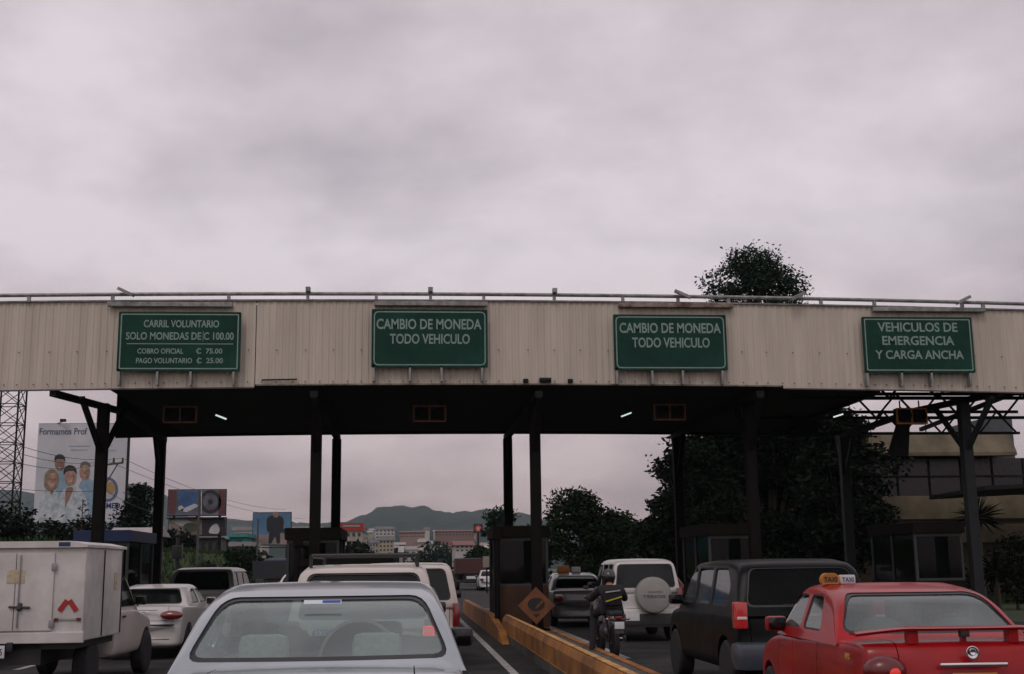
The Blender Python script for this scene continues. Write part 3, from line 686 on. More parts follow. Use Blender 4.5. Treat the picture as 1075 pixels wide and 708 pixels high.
# ------------------------------------------------------------------ signs
GREEN = mat('sign_green', (.007, .040, .029), .4, scale=1.2, col2=(.013, .060, .043), detail=6, spec=.12)
SW = mat('sign_white', (.21, .30, .265), .5, scale=8, var=.15)
def area(px0, px1, py0, py1, Y):
    c_ = at((px0+px1)/2, (py0+py1)/2, Y); l = at(px0, (py0+py1)/2, Y); r = at(px1, (py0+py1)/2, Y); u = at((px0+px1)/2, py0, Y); d = at((px0+px1)/2, py1, Y)
    return l.x, r.x, d.z, u.z
def sign(label, rect, lines, rules=(), pegs=(.02, .33, .60, .95), rr=.12):
    Y = FY-.22; x0, x1, z0, z1 = area(*rect, Y); cx_ = (x0+x1)/2
    t = thing('road_sign', label, 'sign', (cx_, Y, z0), 0, 'green signs on the canopy fascia'); w2 = (x1-x0)/2; h = z1-z0
    mb = MB(); mb.poly([(a, 0, b) for a, b in rounded([(-w2, 0), (w2, 0), (w2, h), (-w2, h)], .03)], (0, .05, 0)); mb.build('panel', GREEN, t)
    bo = rounded([(-w2+.05, .05), (w2-.05, .05), (w2-.05, h-.05), (-w2+.05, h-.05)], rr, 6); bi = rounded([(-w2+.075, .075), (w2-.075, .075), (w2-.075, h-.075), (-w2+.075, h-.075)], rr*.8, 6)
    bm = bmesh.new(); A = [bm.verts.new((p[0], -.004, p[1])) for p in bo]; B = [bm.verts.new((p[0], -.004, p[1])) for p in bi]
    for k in range(len(A)): bm.faces.new((A[k], A[(k+1) % len(A)], B[(k+1) % len(A)], B[k]))
    me = bpy.data.meshes.new('border'); bm.to_mesh(me); bm.free(); link('border', me, SW, t)
    for s_, r_ in lines:
        a, b, c_, d = area(*r_, Y); text('lettering', s_, (a-cx_, b-cx_, c_-z0, d-z0), -.003, SW, t, off=.018)
    for r_ in rules:
        a, b, c_, d = area(*r_, Y); mb = MB(); mb.box(a-cx_, b-cx_, -.006, -.001, c_-z0, d-z0); mb.build('rule', SW, t)
    for k in pegs:
        mb = MB(); xx = -w2+k*2*w2; mb.box(xx-.025, xx+.025, .0, .18, -.32, .06); mb.build('bracket', PIPE, t)
    return t
sign('large green sign reading CARRIL VOLUNTARIO with a price list', (123.5, 252.5, 327.5, 390), [('CARRIL VOLUNTARIO', (151, 230, 336.2, 344)), ('SOLO MONEDAS DE C 100.00', (132.3, 245.4, 349, 357)), ('COBRO OFICIAL', (144.2, 192.5, 366, 371.6)), ('C  75.00', (206, 233.4, 366, 371.6)), ('PAGO VOLUNTARIO', (142.8, 201.6, 376, 381.6)), ('C  25.00', (206.5, 234, 376, 381.6))], [(133, 245, 360.8, 361.6), (213, 213.5, 347.8, 358.4), (207.8, 208.2, 365, 372.5), (208.3, 208.7, 375, 382.4)], rr=.03)
sign('green sign reading CAMBIO DE MONEDA above our own lane, left of the other one', (390, 512, 325, 386), [('CAMBIO DE MONEDA', (395.3, 505.4, 335, 346)), ('TODO VEHICULO', (409.3, 493.2, 350.7, 361.3))])
sign('green sign reading CAMBIO DE MONEDA above the white jeep, right of the other one', (644.5, 763, 330.5, 389), [('CAMBIO DE MONEDA', (650.2, 756.5, 339.3, 350)), ('TODO VEHICULO', (663.7, 745, 354.6, 365.2))])
sign('green sign reading VEHICULOS DE EMERGENCIA at the right end of the fascia', (906.5, 1022, 333, 391.5), [('VEHICULOS DE', (921.3, 1004.8, 338.8, 348.6)), ('EMERGENCIA', (926.2, 1001.6, 353, 362.6)), ('Y CARGA ANCHA', (919, 1011.6, 368, 377.2))], rr=.03)
# ------------------------------------------------------------------ lane signals and tube lamps under the soffit
SIGO = mat('faded_orange', (.13, .045, .02), .6, scale=4, col2=(.2, .07, .03))
lab_s = ['dull orange twin lens lane signal under the CARRIL VOLUNTARIO sign', 'dull orange twin lens lane signal above our own lane', 'dull orange twin lens lane signal above the white jeep', 'orange twin lens lane signal among the lattice at the right end']
for (px, py), lb in zip(((189, 435.5), (451, 434.5), (703, 433), (957, 437)), lab_s):
    Y = 29.9; p = at(px, py, Y); t = thing('lane_signal', lb, 'traffic light', (p.x, Y, p.z), 0, 'lane signals under the canopy')
    mb = MB(); mb.box(-.40, .40, 0, .2, -.2, .2, .02); hs = mb.build('housing', DARKST, t)
    mb = MB()
    for a in ((-.40, .40, .17, .205), (-.40, .40, -.205, -.17), (-.405, -.365, -.17, .17), (.365, .405, -.17, .17), (-.02, .02, -.17, .17)): mb.box(a[0], a[1], -.03, .0, a[2], a[3])
    mb.build('front_frame', SIGO if px < 900 else ORNG, t)
    for s in (-.195, .195):
        mb = MB(); mb.lathe([(.001, -.01), (.08, -.025), (.125, -.01)], (s, 0, 0), 'y', 20); ln = mb.build('lens', mat('dark_lens', (.006, .004, .004), .6, spec=.15), t, 40)
        mb = MB(); mb.lathe([(.145, 0), (.15, -.14), (.143, -.14), (.138, -.01)], (s, 0, 0), 'y', 20); mb.build('hood', DARKST, ln, 40)
    mb = MB(); mb.tube((-.25, .1, .18), (-.25, .1, Z0+.05-p.z), .02).tube((.25, .1, .18), (.25, .1, Z0+.05-p.z), .02); explode(mb.build('hanger', DARKST, t))
TUBE = mat('lit_tube', (.8, .95, .9), .3, emit=.75, var=.02)
for (px, py, d), lb in zip(((232, 438, .5), (657.5, 435.5, -.5), (880, 436.5, -.4)), ('short lit tube lamp on the soffit at the left', 'short lit tube lamp on the soffit beside the third lane signal', 'short lit tube lamp on the soffit near the right end')):
    p = at(px, py, 30.5); t = thing('tube_lamp', lb, 'lamp', tuple(p), 0, 'tube lamps under the soffit')
    mb = MB(); mb.bar((-.13, -.02, .0+d*.1), (.13, .02, -.0-d*.1), .045, .035); mb.build('tube', TUBE, t)
    mb = MB(); mb.bar((-.15, -.02, .05+d*.1), (.15, .02, .05-d*.1), .07, .05); mb.tube((0, 0, .05), (0, 0, Z0+.05-p.z), .012); mb.build('fitting', DARKST, t)
# ------------------------------------------------------------------ toll booths
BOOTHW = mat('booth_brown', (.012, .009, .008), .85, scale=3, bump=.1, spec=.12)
BLUEP = mat('booth_blue', (.015, .035, .11), .6)
def booth(x, y, label, front, wid=1.25, dep=3.0, h=2.45, band=BOOTHW):
    t = thing('toll_booth', label, 'booth', (x, y, .15), 0, 'toll booths on the islands'); w2 = wid/2
    mb = MB(); mb.box(-w2, w2, 0, .06, 0, 1.0); mb.build('front_panel', front, t)
    mb = MB(); mb.box(-w2, w2, dep-.06, dep, 0, 1.0); mb.box(-w2, -w2+.05, .062, dep-.062, 0, 1.0); mb.box(w2-.05, w2, .062, dep-.062, 0, 1.0); mb.build('wall', BOOTHW, t)
    mb = MB(); mb.box(-w2-.05, w2+.05, -.06, dep+.06, h-.28, h, .02); mb.build('roof', band, t)
    mb = MB()
    for sx_ in (-1, 1):
        for yy in (.02, dep*.5, dep-.10): mb.box(sx_*(w2-.03)-.03, sx_*(w2-.03)+.03, yy, yy+.07, 1.002, h-.282)
    mb.box(-w2+.06, w2-.06, .01, .06, 1.0, 1.06); mb.box(-w2+.06, w2-.06, .01, .06, h-.36, h-.283)
    explode(mb.build('window_frame', ALU, t))
    mb = MB()
    for sx_ in (-1, 1): mb.box(sx_*(w2-.04)-.004, sx_*(w2-.04)+.004, .1, dep-.12, 1.0, h-.29)
    mb.box(-w2+.07, w2-.07, .03, .036, 1.06, h-.36); mb.box(-w2+.07, w2-.07, dep-.05, dep-.044, 1.06, h-.36); mb.build('window', GL_DARK, t)
    mb = MB(); mb.box(-w2+.1, w2-.1, .4, .9, .92, .97); mb.box(-.25, .05, .5, .8, .97, 1.22, .02); mb.build('counter', mat('counter_grey', (.3, .3, .28), .6), t)
    return t
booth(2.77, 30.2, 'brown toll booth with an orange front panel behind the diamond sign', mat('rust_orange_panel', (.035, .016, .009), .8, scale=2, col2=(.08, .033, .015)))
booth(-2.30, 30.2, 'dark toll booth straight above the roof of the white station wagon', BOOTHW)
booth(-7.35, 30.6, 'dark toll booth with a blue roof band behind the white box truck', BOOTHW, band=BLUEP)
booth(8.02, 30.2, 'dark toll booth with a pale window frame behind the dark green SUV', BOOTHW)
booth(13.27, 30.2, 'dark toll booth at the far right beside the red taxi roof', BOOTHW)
# diamond sign in front of the booth
p = at(563, 636, 28.6)
t = thing('diamond_sign', 'orange diamond sign with a black round arrow mark before the middle booth', 'sign', (p.x, 28.6, .15))
mb = MB(); h = p.z-.15; mb.poly([(0, 0, h-.42), (.42, 0, h), (0, 0, h+.42), (-.42, 0, h)], (0, .02, 0)); mb.build('panel', mat('dull_orange', (.13, .045, .014), .7, scale=3, col2=(.21, .075, .022)), t)
mb = MB(); mb.poly([(math.cos(a)*.20, -.004, h+.03+math.sin(a)*.15) for a in [2*math.pi*k/28 for k in range(28)]], (0, .003, 0)); mb.poly([(-.09, -.004, h-.19), (.09, -.004, h-.19), (0, -.004, h-.27)], (0, .003, 0)); mb.build('symbol', mat('sign_black', (.012, .012, .012), .6), t)
mb = MB(); mb.poly([(-.03, -.009, h-.05), (.13, -.009, h+.12), (.17, -.009, h+.09), (.0, -.009, h-.08)], (0, .003, 0)); mb.build('slash', MATS['dull_orange'], t)
mb = MB(); mb.box(-.03, .03, .022, .06, 0, h+.3); mb.build('post', DARKST, t)
# post with a small lamp head at the left of our booth (522, 560-660)
for px, lb, yy in ((313, 'dark rusty post left of the booth above the white wagon', 29.0), (521.5, 'dark post at the left edge of the booth with the orange panel', 29.9)):
    p = at(px, 558, yy); t = thing('signal_post', lb, 'post', (p.x, yy, .0 if px < 320 else .15)); mb = MB(); mb.tube((0, 0, 0), (0, 0, p.z-.2), .07, n=10); mb.build('post', BROWNP, t, 40); mb = MB(); mb.box(-.11, .11, -.1, .1, p.z-.35, p.z-.02 if px > 320 else p.z-.15, .02); mb.build('head', BROWNP, t)
# ------------------------------------------------------------------ vehicles in the photo
SILV = mat('silver_paint', (.37, .415, .44), .32, .55, var=.06, scale=1.5, coat=.8)
WHITE = mat('white_paint', (.52, .505, .48), .4, var=.08, scale=1.5, coat=.5)
WHITE2 = mat('cream_white_paint', (.52, .475, .43), .4, var=.08, scale=1.5, coat=.5)
REDP = mat('red_taxi_paint', (.32, .006, .008), .30, var=.22, scale=2.2, coat=.25, spec=.25)
DGRN = mat('dark_green_paint', (.003, .005, .0055), .3, var=.3, scale=2, spec=.12)
G_CLEAR = glass('car_glass', (.60, .74, .70), .15, .34); G_DARK = glass('car_glass_dark', (.05, .065, .07), .0, .02, .6)
SEATG = mat('seat_grey', (.42, .42, .38), .9, bump=.2, scale=30)
SEATD = mat('seat_dark', (.05, .055, .055), .9)
# --- silver sedan ahead
t, g = sedan('silver_sedan', 'silver sedan right in front with its rear window filling the lower left', (-.53, 6.55, 0), 0, SILV, G_CLEAR, L_=4.45, W=1.76, H=1.525, gb=1.045, trunk=.82, rt=.86, ft=.75, hood=1.1, wrk=.775, wbk=.975, fw=1.12, mirrorm=BLK,
    rearwin=[(-.785, 1.075), (.785, 1.075), (.625, 1.435), (-.625, 1.435)])
for s in (-1, 1):
    box_part(t, 'tail_light', RED_OFF, s*.66-.16, s*.66+.16, .05, .2, .68, .86, .04)
plate(t, 0, .05, .52, '', PLW, PLB)
for x in (-.34, .34):
    b = MB(); b.box(x-.15, x+.15, 1.12, 1.24, .95, 1.22, .06); b.tube((x-.06, 1.18, .8), (x-.06, 1.18, 1.0), .008).tube((x+.06, 1.18, .8), (x+.06, 1.18, 1.0), .008); b.build('rear_headrest', SEATG, t, 45)
box_part(t, 'rear_seat', SEATG, -.68, .68, 1.12, 1.32, .45, .96, .06)
for x in (-.47, .36): seat(t, x, 2.02, .40, SEATD, w_=.40, h_=.62, hh=.2)
b = MB(); b.lathe([(.24, -.03), (.26, .0), (.24, .03), (.20, .0), (.24, -.03)], (.22, 1.55, 1.03), 'y', 30); b.build('seat_hoop', mat('hoop_beige', (.45, .38, .30), .7), t, 50)
box_part(t, 'third_brake_light', mat('sticker_pale', (.6, .68, .72), .4), -.10, .10, 1.02, 1.03, 1.0, 1.0+.03, .004)
b = MB(); b.box(-.115, .115, 0, .003, -.018, .018); o = b.build('window_sticker', MATS['sticker_pale'], t, loc=(.0, 1.285, 1.405)); o.rotation_euler = (R_(-52), 0, 0)
b = MB(); b.box(.0, .11, -.002, .0, -.012, .012); b.build('sticker_print', PLB, o)
b = MB(); b.lathe([(.17, 0), (.19, .02), (.17, .04), (.155, .02), (.17, 0)], (-.37, 3.05, 1.0), 'y', 28); b.build('steering_wheel', BLK, t, 50)
b = MB(); b.box(-.1, .1, 2.96, 2.99, 1.33, 1.38, .02); b.build('rear_view_mirror', BLK, t)
P = seated(); person('person driving the silver sedan, dark head above the left front seat', (-1.05, 6.55+2.2, .43), 0, P, mat('shirt_dark', (.05, .055, .07), .9), legs=False)
# --- white station wagon in front of it
t, g = suv('white_station_wagon', 'white station wagon with a dark roof load just ahead of the silver sedan', (-.50, 13.6, 0), 0, WHITE2, G_DARK, L_=4.5, W=1.70, H=1.66, gb=1.02, rake=.30, cat='car')
for s in (-1, 1):
    l = box_part(t, 'tail_light', RED_OFF, s*.74-.07, s*.74+.07, .03, .2, .74, 1.06, .03)
    box_part(l, 'lit_lamp', RED_ON, s*.73-.07, s*.73+.05, .012, .04, .87, .99, .025)
plate(t, -.40, .02, .93, '452984', PLW, PLB, .34, .17)
b = MB()
for s in (-1, 1): b.tube((s*.60, .6, 1.75), (s*.60, 3.0, 1.75), .02); b.tube((s*.60, .65, 1.62), (s*.60, .65, 1.75), .02); b.tube((s*.60, 2.9, 1.62), (s*.60, 2.9, 1.75), .02)
b.tube((-.6, .8, 1.76), (.6, .8, 1.76), .018).tube((-.6, 2.6, 1.76), (.6, 2.6, 1.76), .018); b.build('roof_rack', BLK, t)
# --- white van further ahead
t, g = suv('white_van', 'white van showing its right rear corner beyond the station wagon', (-.03, 20.0, 0), 0, WHITE2, G_DARK, L_=4.6, W=1.72, H=1.70, gb=1.05, rake=.14, cat='van')
for s in (-1, 1): box_part(t, 'tail_light', RED_OFF, s*.79-.06, s*.79+.06, .04, .22, .68, 1.05, .02)
b = MB(); b.tube((.55, .5, 1.7), (.55, .5, 1.76), .04); b.build('roof_lamp', BLK, t)
# --- dark flat lorry bed seen over the wagon roof
t = thing('flatbed_truck', 'dark flatbed truck whose slatted bed shows over the station wagon roof', 'truck', (-1.35, 27.2, 0))
b = MB(); b.box(-1.0, 1.0, 0, 4.6, 1.0, 1.12); b.build('bed', BROWNP, t)
b = MB()
for k in range(3): b.box(-1.0, 1.0, 0, .03, 1.2+.24*k, 1.36+.24*k)
for k in range(3):
    for s in (-1, 1): b.box(s*1.0-.015, s*1.0+.015, .04, 4.55, 1.2+.24*k, 1.36+.24*k)
for s in (-1, 0, 1): b.box(s*.94-.03, s*.94+.03, .032, .07, 1.12, 1.95)
b.build('stake_side', BROWNP, t)
b = MB(); b.box(-.95, .95, 4.7, 6.4, .6, 2.0, .12); cb_ = b.build('cab', DARKST, t, 35); box_part(cb_, 'cab_window', G_DARK, -.7, .7, 4.68, 4.695, 1.4, 1.85, .004)
b = MB(); b.box(-.4, .4, .2, 6.2, .55, .98); b.build('chassis', BLK, t)
for s in (-1, 1):
    for y in (1.2, 5.5): wheel(t, s*.85, y, .42, STEEL)
# --- white sedan, left lane
t, g = sedan('white_sedan', 'small white sedan in the left lane behind the box truck', (-5.02, 23.7, 0), R_(-1), WHITE, G_DARK, L_=4.3, W=1.66, H=1.36, gb=.96, trunk=.75)
for s in (-1, 1):
    b = MB(); b.ball((s*.62, .12, .80), .21, .09, .085, 20); b.build('tail_light', RED_OFF, t, 50)
plate(t, 0, .115, .80, '', mat('plate_pale_blue', (.3, .38, .45), .5), PLB, .30, .15)
box_part(t, 'plate_garnish', mat('garnish', (.35, .34, .32), .4), -.36, .36, .10, .13, .885, .905, .006)
box_part(t, 'bumper_strip', BLK, -.62, .62, -.02, .03, .36, .375, .004)
b = MB(); b.tube((-.05, .3, .97), (-.05, .3, 1.0), .02); b.build('boot_badge', BLK, t)
# --- silver pickup / hatch ahead in the left lane
t, g = suv('grey_pickup', 'grey pickup with a dark canopy window ahead of the white sedan', (-5.25, 32.0, 0), 0, mat('grey_beige_paint', (.11, .11, .105), .4, .3, coat=.5), G_DARK, L_=4.9, W=1.78, H=1.70, gb=1.08, rake=.35, cat='pickup')
for s in (-1, 1): box_part(t, 'tail_light', RED_OFF, s*.80-.06, s*.80+.06, .03, .2, .75, 1.02, .02)
plate(t, 0, .0, .7, '', PLW, PLB)
b = MB(); b.box(-.70, .70, .1, .115, .80, 1.0, .01); b.build('tailgate_panel', MATS['grey_beige_paint'], t)
# --- box truck
TRW = mat('box_white', (.52, .50, .47), .5, scale=1.6, col2=(.68, .65, .62), detail=8)
t = thing('box_truck', 'white box truck with a red V mark on its back, cut by the left edge', 'truck', (-5.15, 16.9, 0), R_(-1.5))
b = MB(); b.box(-.90, .90, .0, 1.95, .72, 1.93, .02); bx_ = b.build('cargo_box', TRW, t)
b = MB(); pr = [(-.93, 0), (.93, 0), (.93, .035), (.70, .085), (-.70, .085), (-.93, .035)]; b.poly([(a, -.05, 1.93+z) for a, z in pr], (0, 2.05, 0)); b.build('box_roof', TRW, t)
for s, x0, x1 in ((-1, -.88, .005), (1, .015, .50)):
    b = MB(); b.box(x0, x1, -.03, -.002, .86, 1.86, .006); dr = b.build('rear_door', TRW, t)
    xh = x1 if s > 0 else x0
    for z in (.95, 1.68): box_part(dr, 'hinge', STEEL, xh-.03, xh+.03, -.045, -.028, z-.05, z+.05, .004)
box_part(t, 'lock_bar', STEEL, .06, .075, -.06, -.04, .9, 1.84, .003); b = MB(); b.tube((-.05, -.05, 1.17), (.22, -.05, 1.16), .014).tube((.09, -.07, 1.13), (.09, -.03, 1.21), .03); b.build('latch', BLK, t)
b = MB(); b.box(-.92, .92, -.03, .02, .70, .84, .01); b.build('rear_sill', TRW, t)
b = MB()
for s in (-1, 1): b.bar((.70+s*.015, -.012, 1.245), (.70+s*.11, -.012, 1.11), .006, .065)
b.build('reflector_mark', mat('reflector_red', (.38, .02, .02), .4), t)
b = MB(); b.box(.53, .58, -.02, -.002, .98, 1.02).box(.82, .87, -.02, -.002, .98, 1.02); explode(b.build('small_reflector', mat('dull_red', (.12, .02, .02), .4), t))
box_part(t, 'lamp_strip', mat('strip_grey', (.3, .3, .28), .5), .59, .81, -.012, -.002, .985, 1.015, .002)
box_part(t, 'blue_label', BLUEP, .55, .70, -.055, -.049, 1.945, 2.0, .002); box_part(t, 'worn_sticker', mat('sticker_worn', (.42, .33, .20), .8, scale=12, col2=(.6, .5, .36)), -.10, .13, -.034, -.031, 1.47, 1.64, .002)
box_part(t, 'worn_sticker', MATS['sticker_worn'], .902, .905, 1.45, 1.62, 1.35, 1.6, .001)
plate(t, -.22, -.035, .60, 'C 7145', PLW, BLK, .30, .16); box_part(t, 'plate_lamp', BLK, -.05, .03, -.06, 0, .60, .72, .01)
b = MB(); b.box(.90, .915, .88, .9, .74, 1.9).box(.90, .915, 1.86, 1.88, .74, 1.9); explode(b.build('side_seam', BLK, t))
b = MB(); b.box(-.35, .35, .1, 4.2, .42, .70); b.box(-.8, .8, .1, 1.9, .62, .718); b.build('chassis', BLK, t)
# pickup cab
st = [(2.02, .97, 1.05, .36), (2.1, .98, 1.06, .34), (3.0, 1, 1.05, .34), (3.4, 1, 1.02, .34), (4.1, .98, .92, .36), (4.5, .94, .84, .38, -.08), (4.62, .88, .74, .42, -.12)]
lower_body(t, st, 1.66, WHITE2, (3.95,), .34, name='cab')
gg = dict(base=1.0, belt=1.05, H=1.66, wb=.78, wr=.64, y0=2.05, y1=3.55, cr=.03, cf=.15, prof=[(2.06, 1.0), (2.14, 1.4), (2.2, 1.62), (2.4, 1.66), (2.85, 1.64), (3.1, 1.55), (3.55, 1.0)], ry=2.2, fy=2.85, name='cab_roof')
greenhouse(t, gg, WHITE2, G_DARK, [[(2.3, 1.08), (3.35, 1.08), (2.98, 1.56), (2.3, 1.56)]], None, [(-.62, 1.08), (.62, 1.08), (.52, 1.55), (-.52, 1.55)])
for s in (-1, 1):
    wheel(t, s*.74, 3.95, .34, STEEL); wheel(t, s*.70, .95, .34, STEEL)
mirrors(t, .80, 3.30, 1.15, BLK, (1, -1), .18)
box_part(t, 'door_handle', BLK, .825, .845, 2.35, 2.5, .93, .96, .006)
# --- white jeep with a covered spare wheel
JW = WHITE
t, g = suv('white_jeep', 'white jeep with a grey covered spare wheel on its back door', (5.13, 26.6, 0), 0, JW, G_DARK, L_=3.9, W=1.56, H=1.76, gb=1.10, rake=.12, wr=.34, rwz=[(-.66, 1.13), (.66, 1.13), (.60, 1.64), (-.60, 1.64)], cat='car')
b = MB(); b.lathe([(.001, -.26), (.30, -.26), (.36, -.235), (.385, -.18), (.385, -.02), (.3, 0)], (.10, 0.02, .98), 'y', 36); sp = b.build('spare_wheel_cover', mat('cover_grey', (.27, .265, .24), .6, var=.1), t, 40)
text('cover_lettering', 'DAIHATSU', (-.04, .28, 1.03, 1.07), -.242, mat('cover_red', (.17, .11, .09), .6), sp, off=.01, ext=.002)
text('cover_lettering', 'TERIOS', (-.16, .34, .92, .985), -.242, mat('cover_blue', (.07, .09, .16), .6), sp, off=.03, ext=.002)
for s in (-1, 1): box_part(t, 'tail_light', RED_OFF, s*.71-.06, s*.71+.06, .03, .15, .80, 1.12, .02)
b = MB(); b.box(-.74, .74, -.04, .1, .34, .60, .05); b.build('bumper_cover', mat('dark_bumper', (.03, .03, .032), .6), t, 35)
plate(t, -.35, -.045, .52, '', PLW, PLB)
# --- motorcycle and rider left of the jeep
BX, BY = 3.60, 21.5
t = thing('motorcycle', 'small dark motorcycle with its rider beside the yellow kerb', 'motorcycle', (BX, BY, 0), R_(2))
def bwheel(y, r, nm='wheel'):
    wl = bpy.data.objects.new(nm, None); C.objects.link(wl); wl.parent = t; wl.location = (0, y, r)
    b = MB(); tp = [(r*.86, -.045), (r*.97, -.04), (r, 0), (r*.97, .04), (r*.86, .045), (r*.86, -.045)]; b.lathe(tp, (0, 0, 0), 'x', 28); b.build('tyre', TY(), wl, 50)
    b = MB(); b.lathe([(r*.86, -.03), (r*.80, 0), (r*.86, .03)], (0, 0, 0), 'x', 28); b.lathe([(.04, -.06), (.04, .06)], (0, 0, 0), 'x', 12)
    for k in range(14): a = k*math.pi/7; b.tube((.02*(-1)**k, 0, 0), (0, math.cos(a)*r*.82, math.sin(a)*r*.82), .003, n=4)
    b.build('rim', MATS['chrome'], wl, 50)
bwheel(.32, .30); bwheel(1.60, .30)
b = MB(); b.tube((0, .55, .75), (0, 1.15, .78), .03).tube((0, 1.15, .80), (0, .75, .38), .025).tube((0, 1.2, .85), (0, 1.3, .5), .025).tube((0, 1.3, .5), (0, .8, .34), .02)
for s in (-.08, .08): b.tube((s, .32, .30), (s, .8, .36), .018).tube((s, .35, .33), (s*1.2, .5, .72), .02)
b.build('frame', DARKST, t, 40)
b = MB(); b.ball((0, .95, .45), .14, .18, .15); b.tube((0, .92, .5), (0, 1.08, .68), .07); b.build('engine', mat('engine_metal', (.15, .15, .15), .4, .7), t, 50)
b = MB(); b.ball((0, 1.05, .86), .12, .22, .12); b.build('fuel_tank', DGRN, t, 50)
b = MB(); b.box(-.12, .12, .1, .85, .74, .84, .04); b.build('seat', BLK, t, 40)
b = MB(); b.box(-.08, .08, -.12, .3, .66, .70, .015); b.bar((0, -.1, .68), (0, -.16, .46), .15, .02); b.build('rear_mudguard', BLK, t)
b = MB(); b.box(-.06, .06, -.15, -.09, .69, .75, .015); b.build('tail_light', RED_OFF, t)
for s in (-1, 1):
    b = MB(); b.tube((0, -.02, .70), (s*.16, -.02, .70), .008); b.ball((s*.18, -.03, .70), .035, .03, .025, 10); b.build('indicator', RED_OFF, t)
plate(t, 0, -.165, .60, '', PLW, BLK, .17, .12)
for s in (-1, 1):
    b = MB(); b.tube((s*.08, 1.60, .30), (s*.08, 1.33, .95), .022); b.build('fork', MATS['chrome'], t)
    b = MB(); b.tube((0, 1.32, 1.0), (s*.22, 1.28, 1.06), .012).tube((s*.22, 1.28, 1.06), (s*.36, 1.17, 1.04), .014); b.build('handlebar', BLK, t)
    b = MB(); b.tube((s*.25, 1.27, 1.06), (s*.31, 1.28, 1.22), .006); b.box(s*.31-.05, s*.31+.05, 1.27, 1.29, 1.19, 1.26, .015); b.build('mirror', BLK, t)
b = MB(); b.tube((.13, .1, .34), (.13, .75, .32), .038); b.build('exhaust', MATS['chrome'], t, 40)
b = MB(); b.ball((0, 1.42, .95), .1, .09, .1); b.build('headlamp', BLK, t, 50)
b = MB(); b.box(-.05, .05, 1.42, 1.78, .60, .62, .008); b.build('front_mudguard', BLK, t)
P = dict(pel=(0, .50, .86), sp=(0, .48, 1.00), ch=(0, .55, 1.14), nk=(0, .63, 1.27), hd=(0, .69, 1.39), shl=(-.19, .56, 1.19), shr=(.19, .56, 1.19), ell=(-.31, .78, 1.02), elr=(.31, .78, 1.02), wrl=(-.33, 1.06, 1.06), wrr=(.33, 1.06, 1.06),
         hpl=(-.10, .54, .88), hpr=(.10, .54, .88), knl=(-.24, .93, .74), knr=(.24, .93, .74), anl=(-.25, .70, .36), anr=(.25, .70, .36), tol=(-.26, .86, .32), tor=(.26, .86, .32))
P['anl'] = (-.34, .62, .10); P['tol'] = (-.36, .80, .06)
DJ = mat('black_jacket', (.010, .010, .013), .85, bump=.3, scale=15)
rd = person('person on the motorcycle in a black jacket with pale and yellow bands', (BX, BY, 0), R_(2), P, DJ, mat('black_trousers', (.014, .014, .018), .9), helmet=mat('black_helmet', (.012, .012, .013), .25, coat=.6))
b = MB(); b.bar((-.13, .325, 1.15), (.13, .32, 1.18), .02, .022); b.build('pale_band', mat('band_pale', (.35, .36, .35), .5), rd)
b = MB(); b.bar((-.13, .325, .99), (.16, .325, 1.07), .02, .022); b.build('yellow_band', mat('band_yellow', (.40, .38, .02), .5), rd)
b = MB(); b.box(-.16, .16, .335, .43, .92, 1.22, .05); b.build('backpack', DJ, rd, 40)
# --- dark green SUV
t, g = suv('dark_green_suv', 'dark green SUV with a lit left tail lamp, partly behind the red taxi', (4.72, 14.4, 0), 0, DGRN, dict([('*', glass('suv_glass', (.04, .05, .05), .0, .004, .22)), ('side_window_l', glass('suv_side_glass', (.50, .56, .55), .10))]), L_=4.55, W=1.72, H=1.67, gb=1.06, rake=.30, ft=.75, wr=.35,
    wins=[[(.75, 1.09), (1.55, 1.09), (1.55, 1.57), (.95, 1.57), (.70, 1.35)], [(1.66, 1.09), (2.45, 1.09), (2.45, 1.57), (1.66, 1.57)], [(2.55, 1.09), (3.40, 1.09), (3.0, 1.57), (2.55, 1.57)]])
for s in (-1, 1):
    l = box_part(t, 'tail_light', mat('lamp_bright_red', (.42, .02, .02), .25, coat=1, emit=.12), s*.83-.075, s*.83+.075, .02, .22, .86, 1.17, .03)
    box_part(l, 'reverse_lamp', CLR, s*.83-.06, s*.83+.06, .008, .03, .965, 1.0, .008)
plate(t, 0, .0, .75, '', PLW, PLB); box_part(t, 'garnish', CLR, -.02, .42, .075, .10, .995, 1.02, .006)
b = MB(); b.box(-.93, .93, -.06, .3, .38, .70, .08); b.build('grey_bumper', mat('bumper_grey', (.05, .06, .08), .35, coat=.3), t, 40)
box_part(t, 'rear_wiper', BLK, -.3, .15, .10, .115, 1.12, 1.135, .003)
# --- red taxi
t, g = sedan('red_taxi', 'red taxi sedan with a boot spoiler at the lower right corner', (4.24, 9.1, 0), R_(-3), REDP, glass('taxi_glass', (.45, .58, .55), .10, .22), L_=4.15, W=1.64, H=1.43, gb=1.0, trunk=.78, rt=.80, ft=.72, light=RED_OFF, wrk=.75, wbk=.96,
    rearwin=[(-.735, 1.03), (.735, 1.03), (.575, 1.35), (-.575, 1.35)])
for s in (-1, 1):
    b = MB(); b.ball((s*.67, .14, .80), .165, .11, .115, 22); l = b.build('tail_light', mat('tail_dark_red', (.13, .006, .008), .3, coat=.3), t, 50)
    b = MB(); b.ball((s*.635, .055, .79), .06, .03, .045, 14); b.build('lamp', mat('lamp_red_soft', (.7, .04, .03), .3, emit=.35), l, 50)
box_part(t, 'boot_garnish', MATS['chrome'], -.26, .26, .095, .125, .82, .855, .012)
plate(t, 0, .10, .70, '', mat('plate_orange', (.45, .18, .04), .5), BLK, .34, .16)
